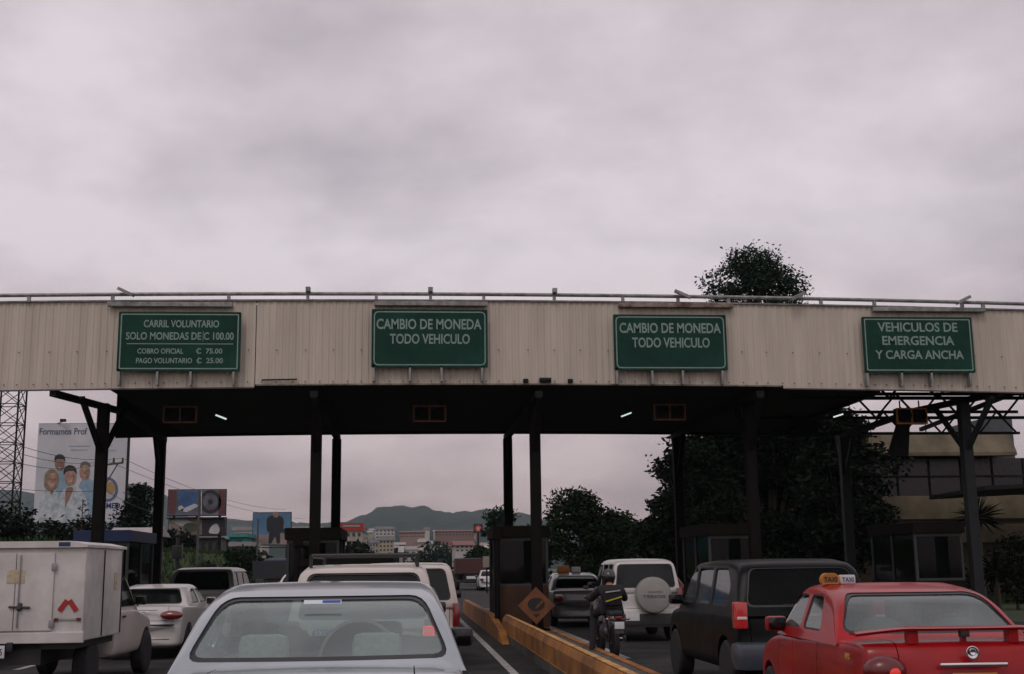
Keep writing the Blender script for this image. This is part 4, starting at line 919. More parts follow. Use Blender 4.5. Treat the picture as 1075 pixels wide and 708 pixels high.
b = MB(); b.lathe([(.032, 0), (.05, -.006), (.045, -.008), (.034, -.003)], (0, .115, .925), 'y', 24); em = b.build('emblem', MATS['chrome'], t, 50); em.scale = (1.0, 1, 1)
b = MB(); b.lathe([(.012, 0), (.026, -.008), (.022, -.009), (.014, -.004)], (0, .11, .930), 'y', 16); b.build('emblem_ring', MATS['chrome'], em, 50)
b = MB(); prv = None; n = 26; rows = []
for i in range(n+1):
    x = -.80+1.6*i/n; k = abs(x)/.80; z = 1.082-.055*max(0, k-.55)**1.3*2.2; y = .22+.16*k**3; rows.append([(x, y, z), (x, y-.015, z+.02), (x, y+.06, z+.034), (x, y+.17, z+.026), (x, y+.17, z+.008)])
bm = b.bm; vr = [[bm.verts.new(p) for p in r] for r in rows]
for a, c_ in zip(vr, vr[1:]):
    for k in range(5): bm.faces.new((a[k], a[(k+1) % 5], c_[(k+1) % 5], c_[k]))
bm.faces.new(vr[0]); bm.faces.new(vr[-1]); sp = b.build('spoiler', REDP, t, 40)
b = MB(); b.box(-.43, -.35, .26, .36, .98, 1.09, .01).box(.35, .43, .26, .36, .98, 1.09, .01).box(-.02, .02, .26, .30, .98, 1.09); explode(b.build('spoiler_leg', REDP, sp))
box_part(sp, 'spoiler_lamp', BLK, -.035, .035, .225, .28, 1.035, 1.085, .004)
for x in (-.36, .36): seat(t, x, 1.95, .42, SEATG, h_=.60, hh=.18)
b = MB(); b.ball((-.32, 1.32, 1.02), .23, .09, .13); b.ball((.34, 1.32, 1.02), .23, .09, .12); b.build('rear_seat_back', mat('seat_greygreen', (.10, .12, .12), .8), t, 50)
box_part(t, 'rear_seat', SEATD, -.66, .66, 1.15, 1.35, .4, .95, .06)
s_ = thing('taxi_sign', 'orange and white TAXI sign on the roof of the near red taxi', 'taxi sign', (0, 0, 0)); s_.parent = None
c_, sn = math.cos(R_(-3)), math.sin(R_(-3)); lx, ly = -.52, 1.95; s_.location = (4.24+lx*c_-ly*sn, 9.1+lx*sn+ly*c_, 1.415); s_.rotation_euler = (0, 0, R_(-3))
ORS = mat('sign_orange', (.48, .19, .025), .5)
b = MB(); b.poly([(a, 0, c2) for a, c2 in rounded([(-.085, 0), (.085, 0), (.085, .06), (.05, .10), (-.05, .10), (-.085, .06)], .04)], (0, .07, 0)); f_ = b.build('front_plate', ORS, s_, 40)
b = MB(); b.poly([(a, -.002, c2) for a, c2 in rounded([(-.07, .012), (.07, .012), (.07, .06), (.045, .088), (-.045, .088), (-.07, .06)], .03)], (0, .001, 0)); b.build('plate_field', mat('sign_amber', (.34, .13, .02), .5), f_)
text('taxi_lettering', 'TAXI', (-.06, .06, .022, .065), -.0035, BLK, f_, off=.03, ext=.002)
b = MB(); b.box(.088, .235, .01, .08, .0, .082, .015); bb = b.build('white_box', mat('sign_box_white', (.55, .55, .52), .4), s_, 40); text('box_lettering', 'TAXI', (.11, .215, .02, .06), .008, PLB, bb, off=.02, ext=.002)
text('side_number', '012', (0, .12, 0, .045), 0, mat('yellow_print', (.6, .35, .03), .5), t, off=.02).location = (-.822, .62, .86)
bpy.data.objects['side_number'].rotation_euler = (0, 0, R_(-90))
P = seated(); person('person driving the near red taxi, seen dark through the rear window', (4.24-.36+.12, 9.1+2.2, .44), R_(-3), P, mat('shirt_teal', (.08, .13, .13), .9), legs=False)
# --- vehicles beyond the plaza
t, g = sedan('far_taxi', 'far red taxi with an orange roof sign between the booth and the jeep', (4.70, 33.6, 0), 0, mat('far_car_grey', (.10, .095, .09), .4, coat=.6), G_DARK, L_=4.2, W=1.65, H=1.44, gb=.97)
t['label'] = 'dark taxi with an orange roof sign between the middle booth and the jeep'
for s in (-1, 1): box_part(t, 'tail_light', RED_OFF, s*.64-.12, s*.64+.12, .06, .2, .72, .86, .03)
box_part(t, 'roof_edge', WHITE, -.55, .55, 1.72, 1.80, 1.385, 1.40, .005)
s_ = thing('taxi_sign', 'small orange sign on the roof of the dark taxi beyond the booth', 'taxi sign', (4.45, 35.7, 1.435)); b = MB(); b.box(-.17, .17, 0, .1, 0, .2, .03); b.build('lamp_box', ORS, s_, 40); b = MB(); b.box(.24, .50, 0, .1, 0, .16, .03); b.build('white_box', MATS['sign_box_white'], s_, 40)
t, g = sedan('red_car', 'red car glimpsed beyond the right side of the white jeep', (7.25, 35.0, 0), 0, REDP, G_DARK, L_=4.2, W=1.66, H=1.46, gb=1.0)
for s in (-1, 1): box_part(t, 'tail_light', RED_OFF, s*.64-.12, s*.64+.12, .06, .2, .72, .86, .03)
def lorry(label, loc, body, cab, W_=2.3, H_=2.5, L_=6, low=1.0, name='dump_truck'):
    t = thing(name, label, 'truck', loc); b = MB(); b.poly([(-W_/2, 0, low+.2), (W_/2, 0, low+.2), (W_/2*1.02, 0, H_), (-W_/2*1.02, 0, H_)], (0, L_*.62, 0)); b.build('load_bed', body, t)
    b = MB(); b.box(-W_/2*.95, W_/2*.95, L_*.68, L_, .7, H_+.15, .15); cb_ = b.build('cab', cab, t, 40); box_part(cb_, 'cab_window', G_DARK, -W_*.35, W_*.35, L_*.68-.02, L_*.68-.005, 1.7, H_-.1, .003)
    b = MB(); b.box(-.45, .45, .1, L_*.95, .5, low+.18); b.box(-W_/2, W_/2, -.05, .08, .55, .75); b.build('chassis', BLK, t)
    for s in (-1, 1):
        for y in (L_*.2, L_*.84): wheel(t, s*(W_/2-.18), y, .48, STEEL, .3)
        box_part(t, 'tail_light', RED_OFF, s*W_*.4-.12, s*W_*.4+.12, -.07, -.05, .6, .72, .01)
    return t
DR = mat('dark_red_lorry', (.06, .018, .016), .6); DKB = mat('dark_lorry', (.016, .02, .026), .6)
lorry('dark dump truck far down the road above the wing mirror', (4.6, 92, 0), DR, DKB, H_=2.2); plate(bpy.data.objects['dump_truck'], 0, -.06, .9, '', PLW, BLK, .7, .2)
lorry('dark lorry with a high front in the left lane before the blue sky billboard', (at(288, 600, 62).x, 62, 0), DKB, mat('blue_lorry', (.02, .035, .07), .5), H_=2.05, W_=2.1)
def carpart(nm, lb, px, Y, col, W_=1.65, H=1.45, L_=4.2): 
    t, g = sedan(nm, lb, (at(px, 600, Y).x, Y, 0), 0, mat(nm+'_paint', col, .4, coat=.5), G_DARK, L_=L_, W=W_, H=H, gb=.97)
    for s in (-1, 1): box_part(t, 'tail_light', RED_OFF, s*.64-.12, s*.64+.12, .06, .2, .72, .86, .03)
carpart('white_car', 'white car far off right of the dark lorry', 309, 56, (.55, .53, .5)); carpart('pale_car', 'pale car far off between the lorry and the dark post', 300, 84, (.4, .4, .42)); carpart('white_hatchback', 'white car far down the road next to the dump truck', 515, 88, (.5, .5, .48))
# ------------------------------------------------------------------ hills
HILLM = mat('wooded_hill', (.008, .018, .014), .95, scale=.03, col2=(.030, .048, .036), detail=14, bump=1, spec=.1)
def hills(name, pts, Y, depth, seed, rough=8):
    rg = np.random.default_rng(seed); xs = np.array([at(a, b, Y).x for a, b in pts]); zs = np.array([max(1, at(a, b, Y).z) for a, b in pts])
    nx, ny = 420, 26; X = np.linspace(xs[0], xs[-1], nx); Zr = np.interp(X, xs, zs); Zr = Zr+np.convolve(rg.normal(size=nx), np.ones(3)/3, 'same')*rough*.55
    V = []; 
    for j in range(ny):
        v = (j/(ny-1))*2-1; f = max(0, math.cos(v*math.pi/2))**.8; n_ = np.convolve(rg.normal(size=nx), np.ones(5)/5, 'same')*rough*(1-f)*f*3
        for i in range(nx): V.append((X[i], Y+v*depth, -2+(Zr[i]+2)*f+n_[i]))
    F = [(j*nx+i, j*nx+i+1, (j+1)*nx+i+1, (j+1)*nx+i) for j in range(ny-1) for i in range(nx-1)]
    me = bpy.data.meshes.new(name); me.from_pydata(V, [], F); return tag(link(name, me, HILLM, smooth=True), kind='structure')
hills('hill', [(-400, 560), (-200, 535), (-60, 528), (0, 522), (30, 518), (60, 527), (130, 515), (158, 513), (172, 540), (205, 545), (250, 547), (300, 549), (345, 553), (372, 549), (387, 541), (405, 534), (420, 532), (445, 535), (466, 541), (482, 537), (512, 538), (545, 545), (600, 550), (680, 552), (800, 556), (1000, 560), (1300, 575)], 2600, 900, 4)
hills('hill', [(-300, 575), (0, 560), (200, 566), (300, 560), (360, 556), (420, 560), (450, 557), (500, 563), (560, 566), (700, 572), (900, 580), (1200, 590)], 1300, 300, 5, 4)
# ------------------------------------------------------------------ grass bank left of the road
def terrain(name, fn, x0, x1, y0, y1, nx, ny, m, kind='structure'):
    V = []; 
    for j in range(ny):
        for i in range(nx):
            x = x0+(x1-x0)*i/(nx-1); y = y0+(y1-y0)*j/(ny-1); V.append((x, y, fn(x, y)))
    F = [(j*nx+i, j*nx+i+1, (j+1)*nx+i+1, (j+1)*nx+i) for j in range(ny-1) for i in range(nx-1)]
    me = bpy.data.meshes.new(name); me.from_pydata(V, [], F); return tag(link(name, me, m, smooth=True), kind=kind)
rg = random.Random(5); ph = [rg.uniform(0, 6) for _ in range(6)]
BANK = mat('bank_grass', (.022, .036, .014), .95, spec=.1, scale=.6, col2=(.048, .070, .026), bump=1, detail=12)
terrain('grass_bank', lambda x, y: -.25+3.1*max(0, min(1, ((-11.4+2.4*max(0, min(1, (y-60)/50)))-x)/4.5))*max(0, min(1, (y-44)/12))*max(0, min(1, (150-y)/30))+.15*math.sin(x*.9+ph[0])*math.sin(y*.4+ph[1]), -46, -8.6, 42, 150, 90, 70, BANK)
terrain('grass_verge', lambda x, y: -.25+2.6*max(0, min(1, (x-14)/12))*max(0, min(1, (y-46)/18))*max(0, min(1, (160-y)/30))+.1*math.sin(x*.8)*math.sin(y*.5), 9.9 , 60, 44, 160, 50, 60, BANK)
def tuft(n, fn, x0, x1, y0, y1, s, name, m, seed):
    rg = np.random.default_rng(seed); V = []
    for _ in range(n):
        x = rg.uniform(x0, x1); y = rg.uniform(y0, y1); z = fn(x, y)
        for k in range(2):
            a = rg.uniform(0, 6.3); h = s*rg.uniform(.5, 1.3); dx, dy = math.cos(a)*s*.12, math.sin(a)*s*.12; lx, ly = rg.normal(size=2)*s*.2
            V += [(x-dx, y-dy, z-.02), (x+dx, y+dy, z-.02), (x+dx*.3+lx, y+dy*.3+ly, z+h), (x-dx*.3+lx, y-dy*.3+ly, z+h)]
    F = [(i, i+1, i+2, i+3) for i in range(0, len(V), 4)]; me = bpy.data.meshes.new(name); me.from_pydata(V, [], F)
    o = link(name, me, m); tag(o, 'rough green grass growing over the bank left of the road', 'grass', kind='stuff')
tuft(9000, lambda x, y: -.25+3.1*max(0, min(1, ((-11.4+2.4*max(0, min(1, (y-60)/50)))-x)/4.5))*max(0, min(1, (y-44)/12))+.15*math.sin(x*.9+ph[0])*math.sin(y*.4+ph[1]), -30, -9.4, 43, 110, .28, 'grass', leafmat('grass_blades', (.012, .03, .008), (.04, .07, .02)), 3)
# ------------------------------------------------------------------ billboards
def flat(name, pts, y, m, parent, d=.004):
    mb = MB(); mb.poly([(p[0], y, p[1]) for p in pts], (0, -d, 0)); return mb.build(name, m, parent)
def ell(cx_, cz, rx, rz, n=24, a0=0, a1=2*math.pi): return [(cx_+rx*math.cos(a0+(a1-a0)*k/n), cz+rz*math.sin(a0+(a1-a0)*k/n)) for k in range(n)]
BBW = mat('billboard_pale', (.50, .53, .58), .5, scale=.3, col2=(.60, .59, .61)); NAVY = mat('navy_print', (.02, .04, .13), .5); 
FACE = mat('printed_skin', (.20, .11, .08), .6, scale=2.2, col2=(.36, .21, .16)); FACE2 = mat('printed_skin_light', (.26, .14, .10), .6, scale=2.2, col2=(.48, .31, .24))
HAIRP = mat('printed_hair', (.02, .016, .015), .6); BLOND = mat('printed_light_hair', (.22, .17, .11), .6, scale=3, var=.3); COAT = mat('printed_coat', (.30, .38, .44), .6, scale=1.8, col2=(.62, .65, .67)); COATS = mat('printed_coat_blue', (.22, .33, .42), .6, scale=1.5, var=.2)
Y = 92.0; x0, x1, z0, z1 = area(37.5, 132.5, 445, 549, Y); cx_ = (x0+x1)/2
t = thing('billboard', 'tall pale billboard of four people in white coats at the far left', 'billboard', (cx_, Y, 0))
def b2(px, py): q = at(px, py, Y); return (q.x-cx_, q.z)
w2 = (x1-x0)/2
mb = MB(); mb.box(-w2, w2, .02, .25, z0, z1); bd = mb.build('board', BBW, t)
mb = MB(); mb.box(w2-.02, w2+.12, 0, .3, z0-1.6, z1+.05); mb.box(-w2-.06, w2, .26, .36, z1-.02, z1+.06); mb.build('edge_frame', DARKST, t)
mb = MB()
for k in (-.7, .0, .7): mb.tube((k*w2, .5, -.3), (k*w2, .5, z0+3), .16)
explode(mb.build('support', DARKST, t))
mb = MB(); mb.box(-w2+.2, w2, -.6, .02, z0-.55, z0-.35); mb.build('catwalk', mat('catwalk_grey', (.14, .14, .14), .7), t)
mb = MB(); q = b2(68, 443); mb.box(q[0]-.2, q[0]+.2, -.6, -.3, q[1]-.05, q[1]+.15, .03); mb.bar((q[0], -.3, q[1]), (q[0]-.6, .1, z1), .05, .05); mb.build('lamp', DARKST, t)
def art(name, poly, m, k): return flat(name, [b2(*p) for p in poly], .016-.006*k, m, bd, .003)
def pell(cx_p, cy_p, rx, ry, **k): return [(a, b) for a, b in ell(cx_p, cy_p, rx, ry, **k)]
# back man, blonde woman, bald man, front man: rounded coats, necks, faces, hair
def sm(poly): return rounded([(a, b) for a, b in poly], 4, 4)
art('printed_coat', sm([(50, 520), (54, 500), (60, 493), (66, 493), (72, 500), (76, 530), (74, 546), (52, 546)]), COATS, 1); art('printed_face', pell(62.7, 487, 5.2, 8), FACE, 2); art('printed_hair', sm([(57, 486), (57.3, 479), (62, 476.5), (68, 478.5), (68.8, 486), (67, 482), (59, 482)]), HAIRP, 3)
art('printed_coat', sm([(80, 520), (84, 506), (89, 502), (97, 503), (102, 512), (103, 546), (82, 546)]), COATS, 1); art('printed_face', pell(89, 495.5, 5.7, 9.2), FACE2, 2); art('printed_hair', sm([(83.5, 492), (84.5, 486), (90, 483.8), (95, 487), (95.3, 491), (89, 487.5)]), mat('printed_grey_hair', (.14, .12, .11), .6), 3)
art('printed_coat', sm([(40, 547), (42, 523), (48, 513), (56, 512), (61, 519), (63, 547)]), COAT, 3); art('printed_hair', sm([(46, 512), (47, 497), (53, 492), (60, 494), (62.5, 503), (60, 513), (52, 517)]), BLOND, 4); art('printed_face', pell(55.3, 505, 5.2, 8.3), FACE2, 5); art('printed_neck', sm([(51, 513), (57, 513), (54.5, 522)]), FACE, 5)
art('printed_coat', sm([(60, 547), (62, 522), (68, 512), (78, 509), (87, 515), (92, 528), (93, 547)]), COAT, 5); art('printed_shirt', sm([(69, 512), (78, 511), (74, 522), (68, 535)]), FACE, 6); art('printed_face', pell(73.8, 501, 6, 9.3), FACE2, 7); art('printed_hair', sm([(66.8, 500), (67, 491), (73, 487.8), (80, 490.5), (80.7, 499), (78, 494), (70, 495)]), HAIRP, 8)
for cx1, cy1, s in ((62.7, 487, 1), (89, 495.5, 1.05), (55.3, 505, 1), (73.8, 501, 1.1)):
    for d in (-1, 1): art('printed_eye', pell(cx1+d*1.9*s, cy1-1.1, .85, .45, n=8), mat('printed_face_shade', (.09, .05, .04), .6), 9)
    art('printed_nose', [(cx1-.3, cy1-.5), (cx1+.5, cy1-.5), (cx1+.9, cy1+1.6), (cx1-.6, cy1+1.6)], FACE, 9)
    art('printed_cheek', sm([(cx1+3.2*s, cy1-3), (cx1+4.6*s, cy1), (cx1+2.6*s, cy1+6.4*s), (cx1+1*s, cy1+7.4*s), (cx1+2.8*s, cy1+1)]), FACE, 8.5)
    art('printed_mouth', pell(cx1, cy1+4*s, 1.7*s, .55*s, n=10), mat('printed_mouth_tone', (.5, .42, .38), .6), 9)
art('printed_emblem', pell(113, 514, 11, 13), mat('emblem_blue', (.09, .13, .24), .5), 2); art('printed_emblem', pell(113, 514, 8, 10), mat('emblem_pale', (.42, .42, .42), .5), 3); art('printed_emblem', pell(116, 512.5, 5, 6.5), mat('emblem_gold', (.35, .22, .08), .5), 4)
def txt_px(s_, r_, Y, m, par, cx0, yy, name='printed_lettering', off=.02): a, b, c_, d = area(*r_, Y); return text(name, s_, (a-cx0, b-cx0, c_, d), yy, m, par, off=off)
txt_px('Formamos Prof', (41.5, 91.5, 449.5, 456.5), Y, mat('slate_print', (.07, .10, .17), .5), bd, cx_, .012); txt_px('MED', (111.5, 126, 528, 534), Y, NAVY, bd, cx_, .012, off=.035)
mb = MB()
for k, (a, b, yy) in enumerate(((72, 95, 468.5), (74, 92, 472.5), (112, 118, 468), (112, 122, 473))):
    p = b2(a, yy); q = b2(b, yy); mb.box(p[0], q[0], .006, .012, p[1]-.03, p[1]+.03)
mb.build('printed_line', mat('faint_print', (.28, .32, .40), .6), bd)
for a, b in ((z0-.9, 'lower_panel'),): mb = MB(); mb.box(-.2, w2-.1, .0, .1, z0-1.3, z0-.9); mb.build('lower_panel', mat('panel_yellowish', (.30, .28, .16), .6), t)
# twin dark billboards
Y = 120.0
def board(label, rect, Y, m, legs=3, fr=DARKST, down=0.):
    x0, x1, z0, z1 = area(*rect, Y); c0 = (x0+x1)/2; w2 = (x1-x0)/2; t = thing('billboard', label, 'billboard', (c0, Y, 0)); mb = MB(); mb.box(-w2, w2, 0, .2, z0, z1); bd = mb.build('board', m, t)
    mb = MB(); mb.box(-w2-.08, w2+.08, .21, .3, z0-.08, z1+.08); mb.build('edge_frame', fr, t)
    mb = MB()
    for k in range(legs): mb.tube((-w2*.8+1.6*w2*k/(legs-1), .4, -.3), (-w2*.8+1.6*w2*k/(legs-1), .4, z0+1), .12)
    mb.box(-w2, w2, -.5, 0, z0-.35, z0-.25); mb.build('support', fr, t); return t, bd, c0
ADK = mat('ad_dark', (.04, .05, .075), .5, scale=.35, col2=(.16, .17, .22), detail=3); ABR = mat('ad_brown', (.12, .09, .07), .5, scale=.3, col2=(.30, .24, .20), detail=3)
t, bd, c0 = board('wide dark billboard picturing a wheel, on top of the photo billboard', (176.5, 236.5, 514.5, 541), Y, ADK)
def pp(px, py): q = at(px, py, Y); return (q.x-c0, q.z)
BL = mat('ad_black', (.012, .012, .015), .5); BLU = mat('ad_blue', (.03, .09, .22), .5, scale=.5, var=.4); PAL = mat('ad_pale', (.42, .42, .44), .5, scale=1, var=.2)
for poly, m, k in ((pell(221, 527, 11.5, 12.5), BL, 1), (pell(221, 527, 8, 9), mat('ad_grey', (.09, .09, .11), .5, scale=1, var=.5), 2), (pell(221, 527, 2.5, 3), BL, 3), ([(186, 516), (208, 516), (205, 532), (190, 535)], BLU, 1), ([(188, 536), (204, 529), (210, 531), (196, 538)], PAL, 2), (pell(190, 534, 3, 3), PAL, 2), ([(176.8, 515), (186, 515), (184, 540), (176.8, 540)], mat('ad_maroon', (.10, .03, .03), .5), 1), ([(230, 515), (236.2, 515), (236.2, 540), (229, 540)], MATS['ad_maroon'], 1), ([(211, 515), (212, 515), (212, 540), (211, 540)], PAL, 3)): flat('printed_shape', [pp(*p) for p in poly], -.004-.008*k, m, bd)
t, bd, c0 = board('low billboard with a pale figure on black, under the wheel billboard', (177, 236.5, 544, 562), Y, ABR, down=1)
for poly, m, k in (([(212, 544.3), (236.3, 544.3), (236.3, 561.7), (212, 561.7)], BL, 1), (sm([(218, 560), (222, 552), (228, 549), (231, 556), (229, 561)]), PAL, 2), (sm([(178, 546), (196, 545), (205, 551), (190, 553)]), PAL, 1), (pell(200, 554, 8, 5), mat('ad_green', (.05, .06, .04), .5), 2)): flat('printed_shape', [pp(*p) for p in poly], -.004-.008*k, m, bd)
Y = 135.0
t, bd, c0 = board('small blue billboard of a person in dark clothes', (265.5, 305, 538.5, 572), Y, mat('ad_sky', (.06, .15, .26), .5, scale=.2, col2=(.11, .22, .34)), 2)
for poly, m, k in (([(265.7, 562), (304.8, 560), (304.8, 571.8), (265.7, 571.8)], mat('ad_sand', (.26, .20, .18), .5, scale=.6, var=.3), 1), (sm([(280, 544), (285, 541), (294, 541), (298, 545), (297, 560), (280, 559)]), BL, 2), (sm([(283, 557), (294, 557), (294, 571), (290.5, 571), (289, 562), (285, 571), (281.5, 571)]), BL, 3), (pell(289.5, 540.5, 3, 3.2), FACE, 3), (sm([(294, 556), (303, 555), (303, 562), (299, 561)]), BL, 3)): flat('printed_shape', [pp(*p) for p in poly], -.004-.008*k, m, bd)
# ------------------------------------------------------------------ lattice tower, poles, wires
p = at(3, 530, 75.0); t = thing('lattice_tower', 'tall steel lattice tower at the left edge of the photo', 'tower', (p.x, 75, 0))
w2 = .75; hh = 17.5; mb = MB()
for sx_ in (-1, 1):
    for sy in (-1, 1): mb.bar((sx_*w2, sy*w2, -.2), (sx_*w2, sy*w2, hh), .09, .09)
explode(mb.build('leg', DARKST, t)); mb = MB()
for i in range(15):
    za, zb = i*1.15, (i+1)*1.15
    for (ax, ay, bx_, by) in ((-1, -1, 1, -1), (1, -1, 1, 1), (1, 1, -1, 1), (-1, 1, -1, -1)):
        mb.bar((ax*w2, ay*w2, za), (bx_*w2, by*w2, zb), .04, .04).bar((bx_*w2, by*w2, za), (ax*w2, ay*w2, zb), .04, .04).bar((ax*w2, ay*w2, zb), (bx_*w2, by*w2, zb), .05, .05)
mb.build('bracing', DARKST, t)
POLEC = mat('pole_concrete', (.07, .07, .07), .8)
def pole(label, px, ptop, Y, arm=None, r=.13, m=POLEC, cat='utility pole', name='utility_pole'):
    p = at(px, ptop, Y); t = thing(name, label, cat, (p.x, Y, -.2)); mb = MB(); mb.tube((0, 0, 0), (0, 0, p.z+.2), r, r*.65, n=10); mb.build('pole', m, t, 50)
    if arm:
        q = at(arm, ptop+2, Y); dx = q.x-p.x; mb = MB(); mb.bar((-.1, 0, p.z), (dx, 0, p.z+.1), .09, .09).bar((0, 0, p.z-1.0), (dx*.7, 0, p.z+.05), .05, .05); c_ = mb.build('crossarm', m, t)
        for f in (.45, .98): mb = MB(); mb.tube((dx*f, 0, p.z+.1), (dx*f, 0, p.z+.35), .06, .04); mb.build('insulator', BLK, c_)
    return p
A = pole('concrete utility pole with a crossarm in front of the tall pale billboard', 111.5, 484, 62, 129, .11)
B = pole('thin pale pole in front of the twin dark billboards', 209.5, 515, 80, r=.10)
pole('thin pole by the blue sky billboard', 271, 545, 90, r=.09)
def wire(label, pts, r=.012, sag=.6):
    mb = MB()
    for a, b in zip(pts, pts[1:]):
        a = Vector(a); b = Vector(b); pv = a
        for k in range(1, 11):
            f = k/10; c_ = a.lerp(b, f)-Vector((0, 0, sag*4*f*(1-f))); mb.tube(pv, c_, r, n=5, caps=False); pv = c_
    o = mb.build('power_line', BLK, None); return tag(o, label, 'wire', 'power lines on the left')
wire('upper power line crossing in front of the tall pale billboard', [at(-60, 432, 40), at(128, 481, 62), at(300, 535, 110)])
wire('middle power line crossing in front of the tall pale billboard', [at(-60, 440, 40), at(112, 484, 62), at(320, 545, 120)])
wire('lower power line meeting the pole over the printed faces', [at(-60, 455, 38), at(105, 487, 62)])
wire('lowest power line sagging left past the lattice tower', [at(-60, 500, 60), at(111, 515, 62), at(180, 540, 90)], sag=.3)
# ------------------------------------------------------------------ buildings
WALLC = mat('rendered_wall', (.30, .27, .22), .85, scale=.8, col2=(.38, .34, .28)); WALLW = mat('white_wall', (.42, .40, .38), .8, scale=.5, var=.12); ROOFG = mat('roof_grey', (.24, .24, .25), .6, scale=.8, var=.15); ROOFR = mat('roof_red', (.17, .07, .055), .8, scale=.8, var=.25); TURQ = mat('turquoise_wall', (.03, .20, .19), .75, scale=.8, var=.2); WINM = mat('window_glass_far', (.03, .04, .05), .2)
def bld(name, label, rect, Y, dep, wall, roof=ROOFG, nx=4, ny=1, roofh=.6, pitched=False, base=0., grp=None, ww=.5, wh=.45):
    x0, x1, z0, z1 = area(*rect, Y); c0 = (x0+x1)/2; w2 = (x1-x0)/2; t = thing(name, label, 'building', (c0, Y, base), 0, grp)
    z1 -= base; mb = MB(); mb.box(-w2, w2, 0, dep, -4, z1-roofh); wl = mb.build('wall', wall, t)
    mb = MB()
    if pitched: mb.poly([(-w2-.3, -.5, z1-roofh+.003), (-w2-.3, dep+.5, z1-roofh+.003), (-w2-.3, dep/2, z1)], (2*w2+.6, 0, 0))
    else: mb.box(-w2-.25, w2+.25, -.25, dep+.25, z1-roofh+.003, z1)
    mb.build('roof', roof, t)
    zl = max(z0-base, 0); hh = (z1-roofh-zl)/ny; bw = 2*w2/nx
    for j in range(ny):
        for i in range(nx):
            xa = -w2+bw*(i+.5); za = zl+hh*(j+.55); mb = MB(); mb.box(xa-bw*ww/2, xa+bw*ww/2, -.05, .06, za-hh*wh/2, za+hh*wh/2); mb.build('window', WINM, t)
    return t
bld('turquoise_house', 'turquoise house above the grass bank beyond the twin billboards', (231, 257, 560, 594), 128, 9, TURQ, mat('turq_roof', (.05, .22, .21), .6), 2, 2, .4)
bld('long_shed', 'low pale roofed shed wall under the twin billboards', (194, 232, 563, 583), 124, 6, mat('shed_wall', (.10, .09, .085), .8), mat('pale_roof', (.38, .38, .38), .6), 5, 1, .25)
bld('roadside_house', 'low house with a pale roof beside the blue booth roof', (118, 160, 553, 572), 66, 3, mat('dim_wall', (.08, .08, .07), .8), mat('pale_roof2', (.34, .31, .30), .6), 4, 1, .5, True)
bld('market_building', 'small reddish fronted shop by the turquoise house', (243, 262, 569, 586), 112, 6, mat('brick_tone', (.15, .06, .045), .8), ROOFG, 2, 1, .4)
bld('pale_shop', 'pale flat roofed shop behind the twin billboards', (245, 275, 553, 568), 190, 10, WALLW, ROOFG, 5, 1)
bld('low_white_building', 'low white building left of the front posts, beyond the blue billboard', (305, 336, 553, 572), 200, 12, WALLC, mat('pale_roof3', (.36, .35, .3), .6), 4, 2)
t = bld('red_sign_building', 'building with a red sign band beyond the second column', (357, 380, 549.5, 575), 230, 12, WALLC, mat('red_band', (.30, .02, .02), .6), 4, 2, 1.4)
x0_, x1_, z0_, z1_ = area(360, 378, 551.6, 553.2, 229.7); mb = MB(); mb.box(x0_-t.location.x, x1_-t.location.x, -.32, -.27, z0_, z1_); mb.build('sign_stripe', SW, t)
rgb = random.Random(11); cityl = [('white block of flats on the slope left of the hill', (394, 414, 553, 566), 420, WALLW, 5, 3), ('beige building with two dark window bands in the valley', (388, 400, 566, 582), 300, WALLC, 4, 2), ('taller beige building right of the two banded one', (398, 413, 563, 584), 270, mat('beige_wall', (.34, .30, .22), .8), 4, 4), ('long white roofed hall in the valley', (412, 468, 573.5, 586), 330, WALLW, 9, 1), ('reddish apartment row at the foot of the hill', (420, 446, 557, 565), 600, mat('pinkish_wall', (.26, .17, .15), .8), 9, 2), ('long red roofed row below the hill', (457, 498, 556, 563), 640, mat('reddish_wall', (.20, .11, .10), .8), 12, 2), ('small white house with a red roof near the road', (478, 497, 567, 580), 190, WALLW, 4, 2), ('small pale gabled house in the middle of the valley', (414, 425, 569, 576), 380, WALLC, 3, 1), ('tiny white house high on the hill foot', (445, 451, 554, 558), 800, WALLW, 2, 1), ('distant beige row seen between the first columns', (362, 384, 562, 572), 500, WALLC, 7, 2), ('greyish hall right of the long white hall', (455, 478, 578, 588), 300, mat('greyish_wall', (.2, .2, .2), .8), 5, 1), ('pale house left of the first front column', (318, 330, 562, 574), 360, WALLC, 3, 2)]
for i, (lb, rc, Y, wl, nx, ny) in enumerate(cityl): bld('valley_building', lb, rc, Y, 14, wl, ROOFR if 'red' in lb else mat('white_roof', (.5, .49, .47), .6) if 'white roofed' in lb else ROOFG, nx, ny, .9 if Y > 250 else .8, 'red' in lb or 'gabled' in lb)
for i in range(34):
    px = rgb.uniform(372, 520); py = rgb.uniform(556, 580); Y = 900-(py-556)*26; wd = rgb.uniform(3, 8); hh = rgb.uniform(1.6, 3.2)
    x0_, x1_, z0_, z1_ = area(px, px+wd, py, py+hh, Y); mb = MB(); wz = max(z0_-4, -1); mb.box(-(x1_-x0_)/2, (x1_-x0_)/2, 0, 9, 0, z1_-wz); mb.poly([(-(x1_-x0_)/2-.3, -.6, z1_-wz+.005), (-(x1_-x0_)/2-.3, 9.6, z1_-wz+.005), (-(x1_-x0_)/2-.3, 4.5, z1_-wz+1.4)], ((x1_-x0_)+.6, 0, 0))
    o = mb.build('distant_house', rgb.choice([WALLW, WALLC, MATS['pinkish_wall'], ROOFG]), None); o.location = ((x0_+x1_)/2, Y, wz); tag(o, 'tiny distant house among the trees in the valley below the hill', 'house', 'distant houses in the valley')
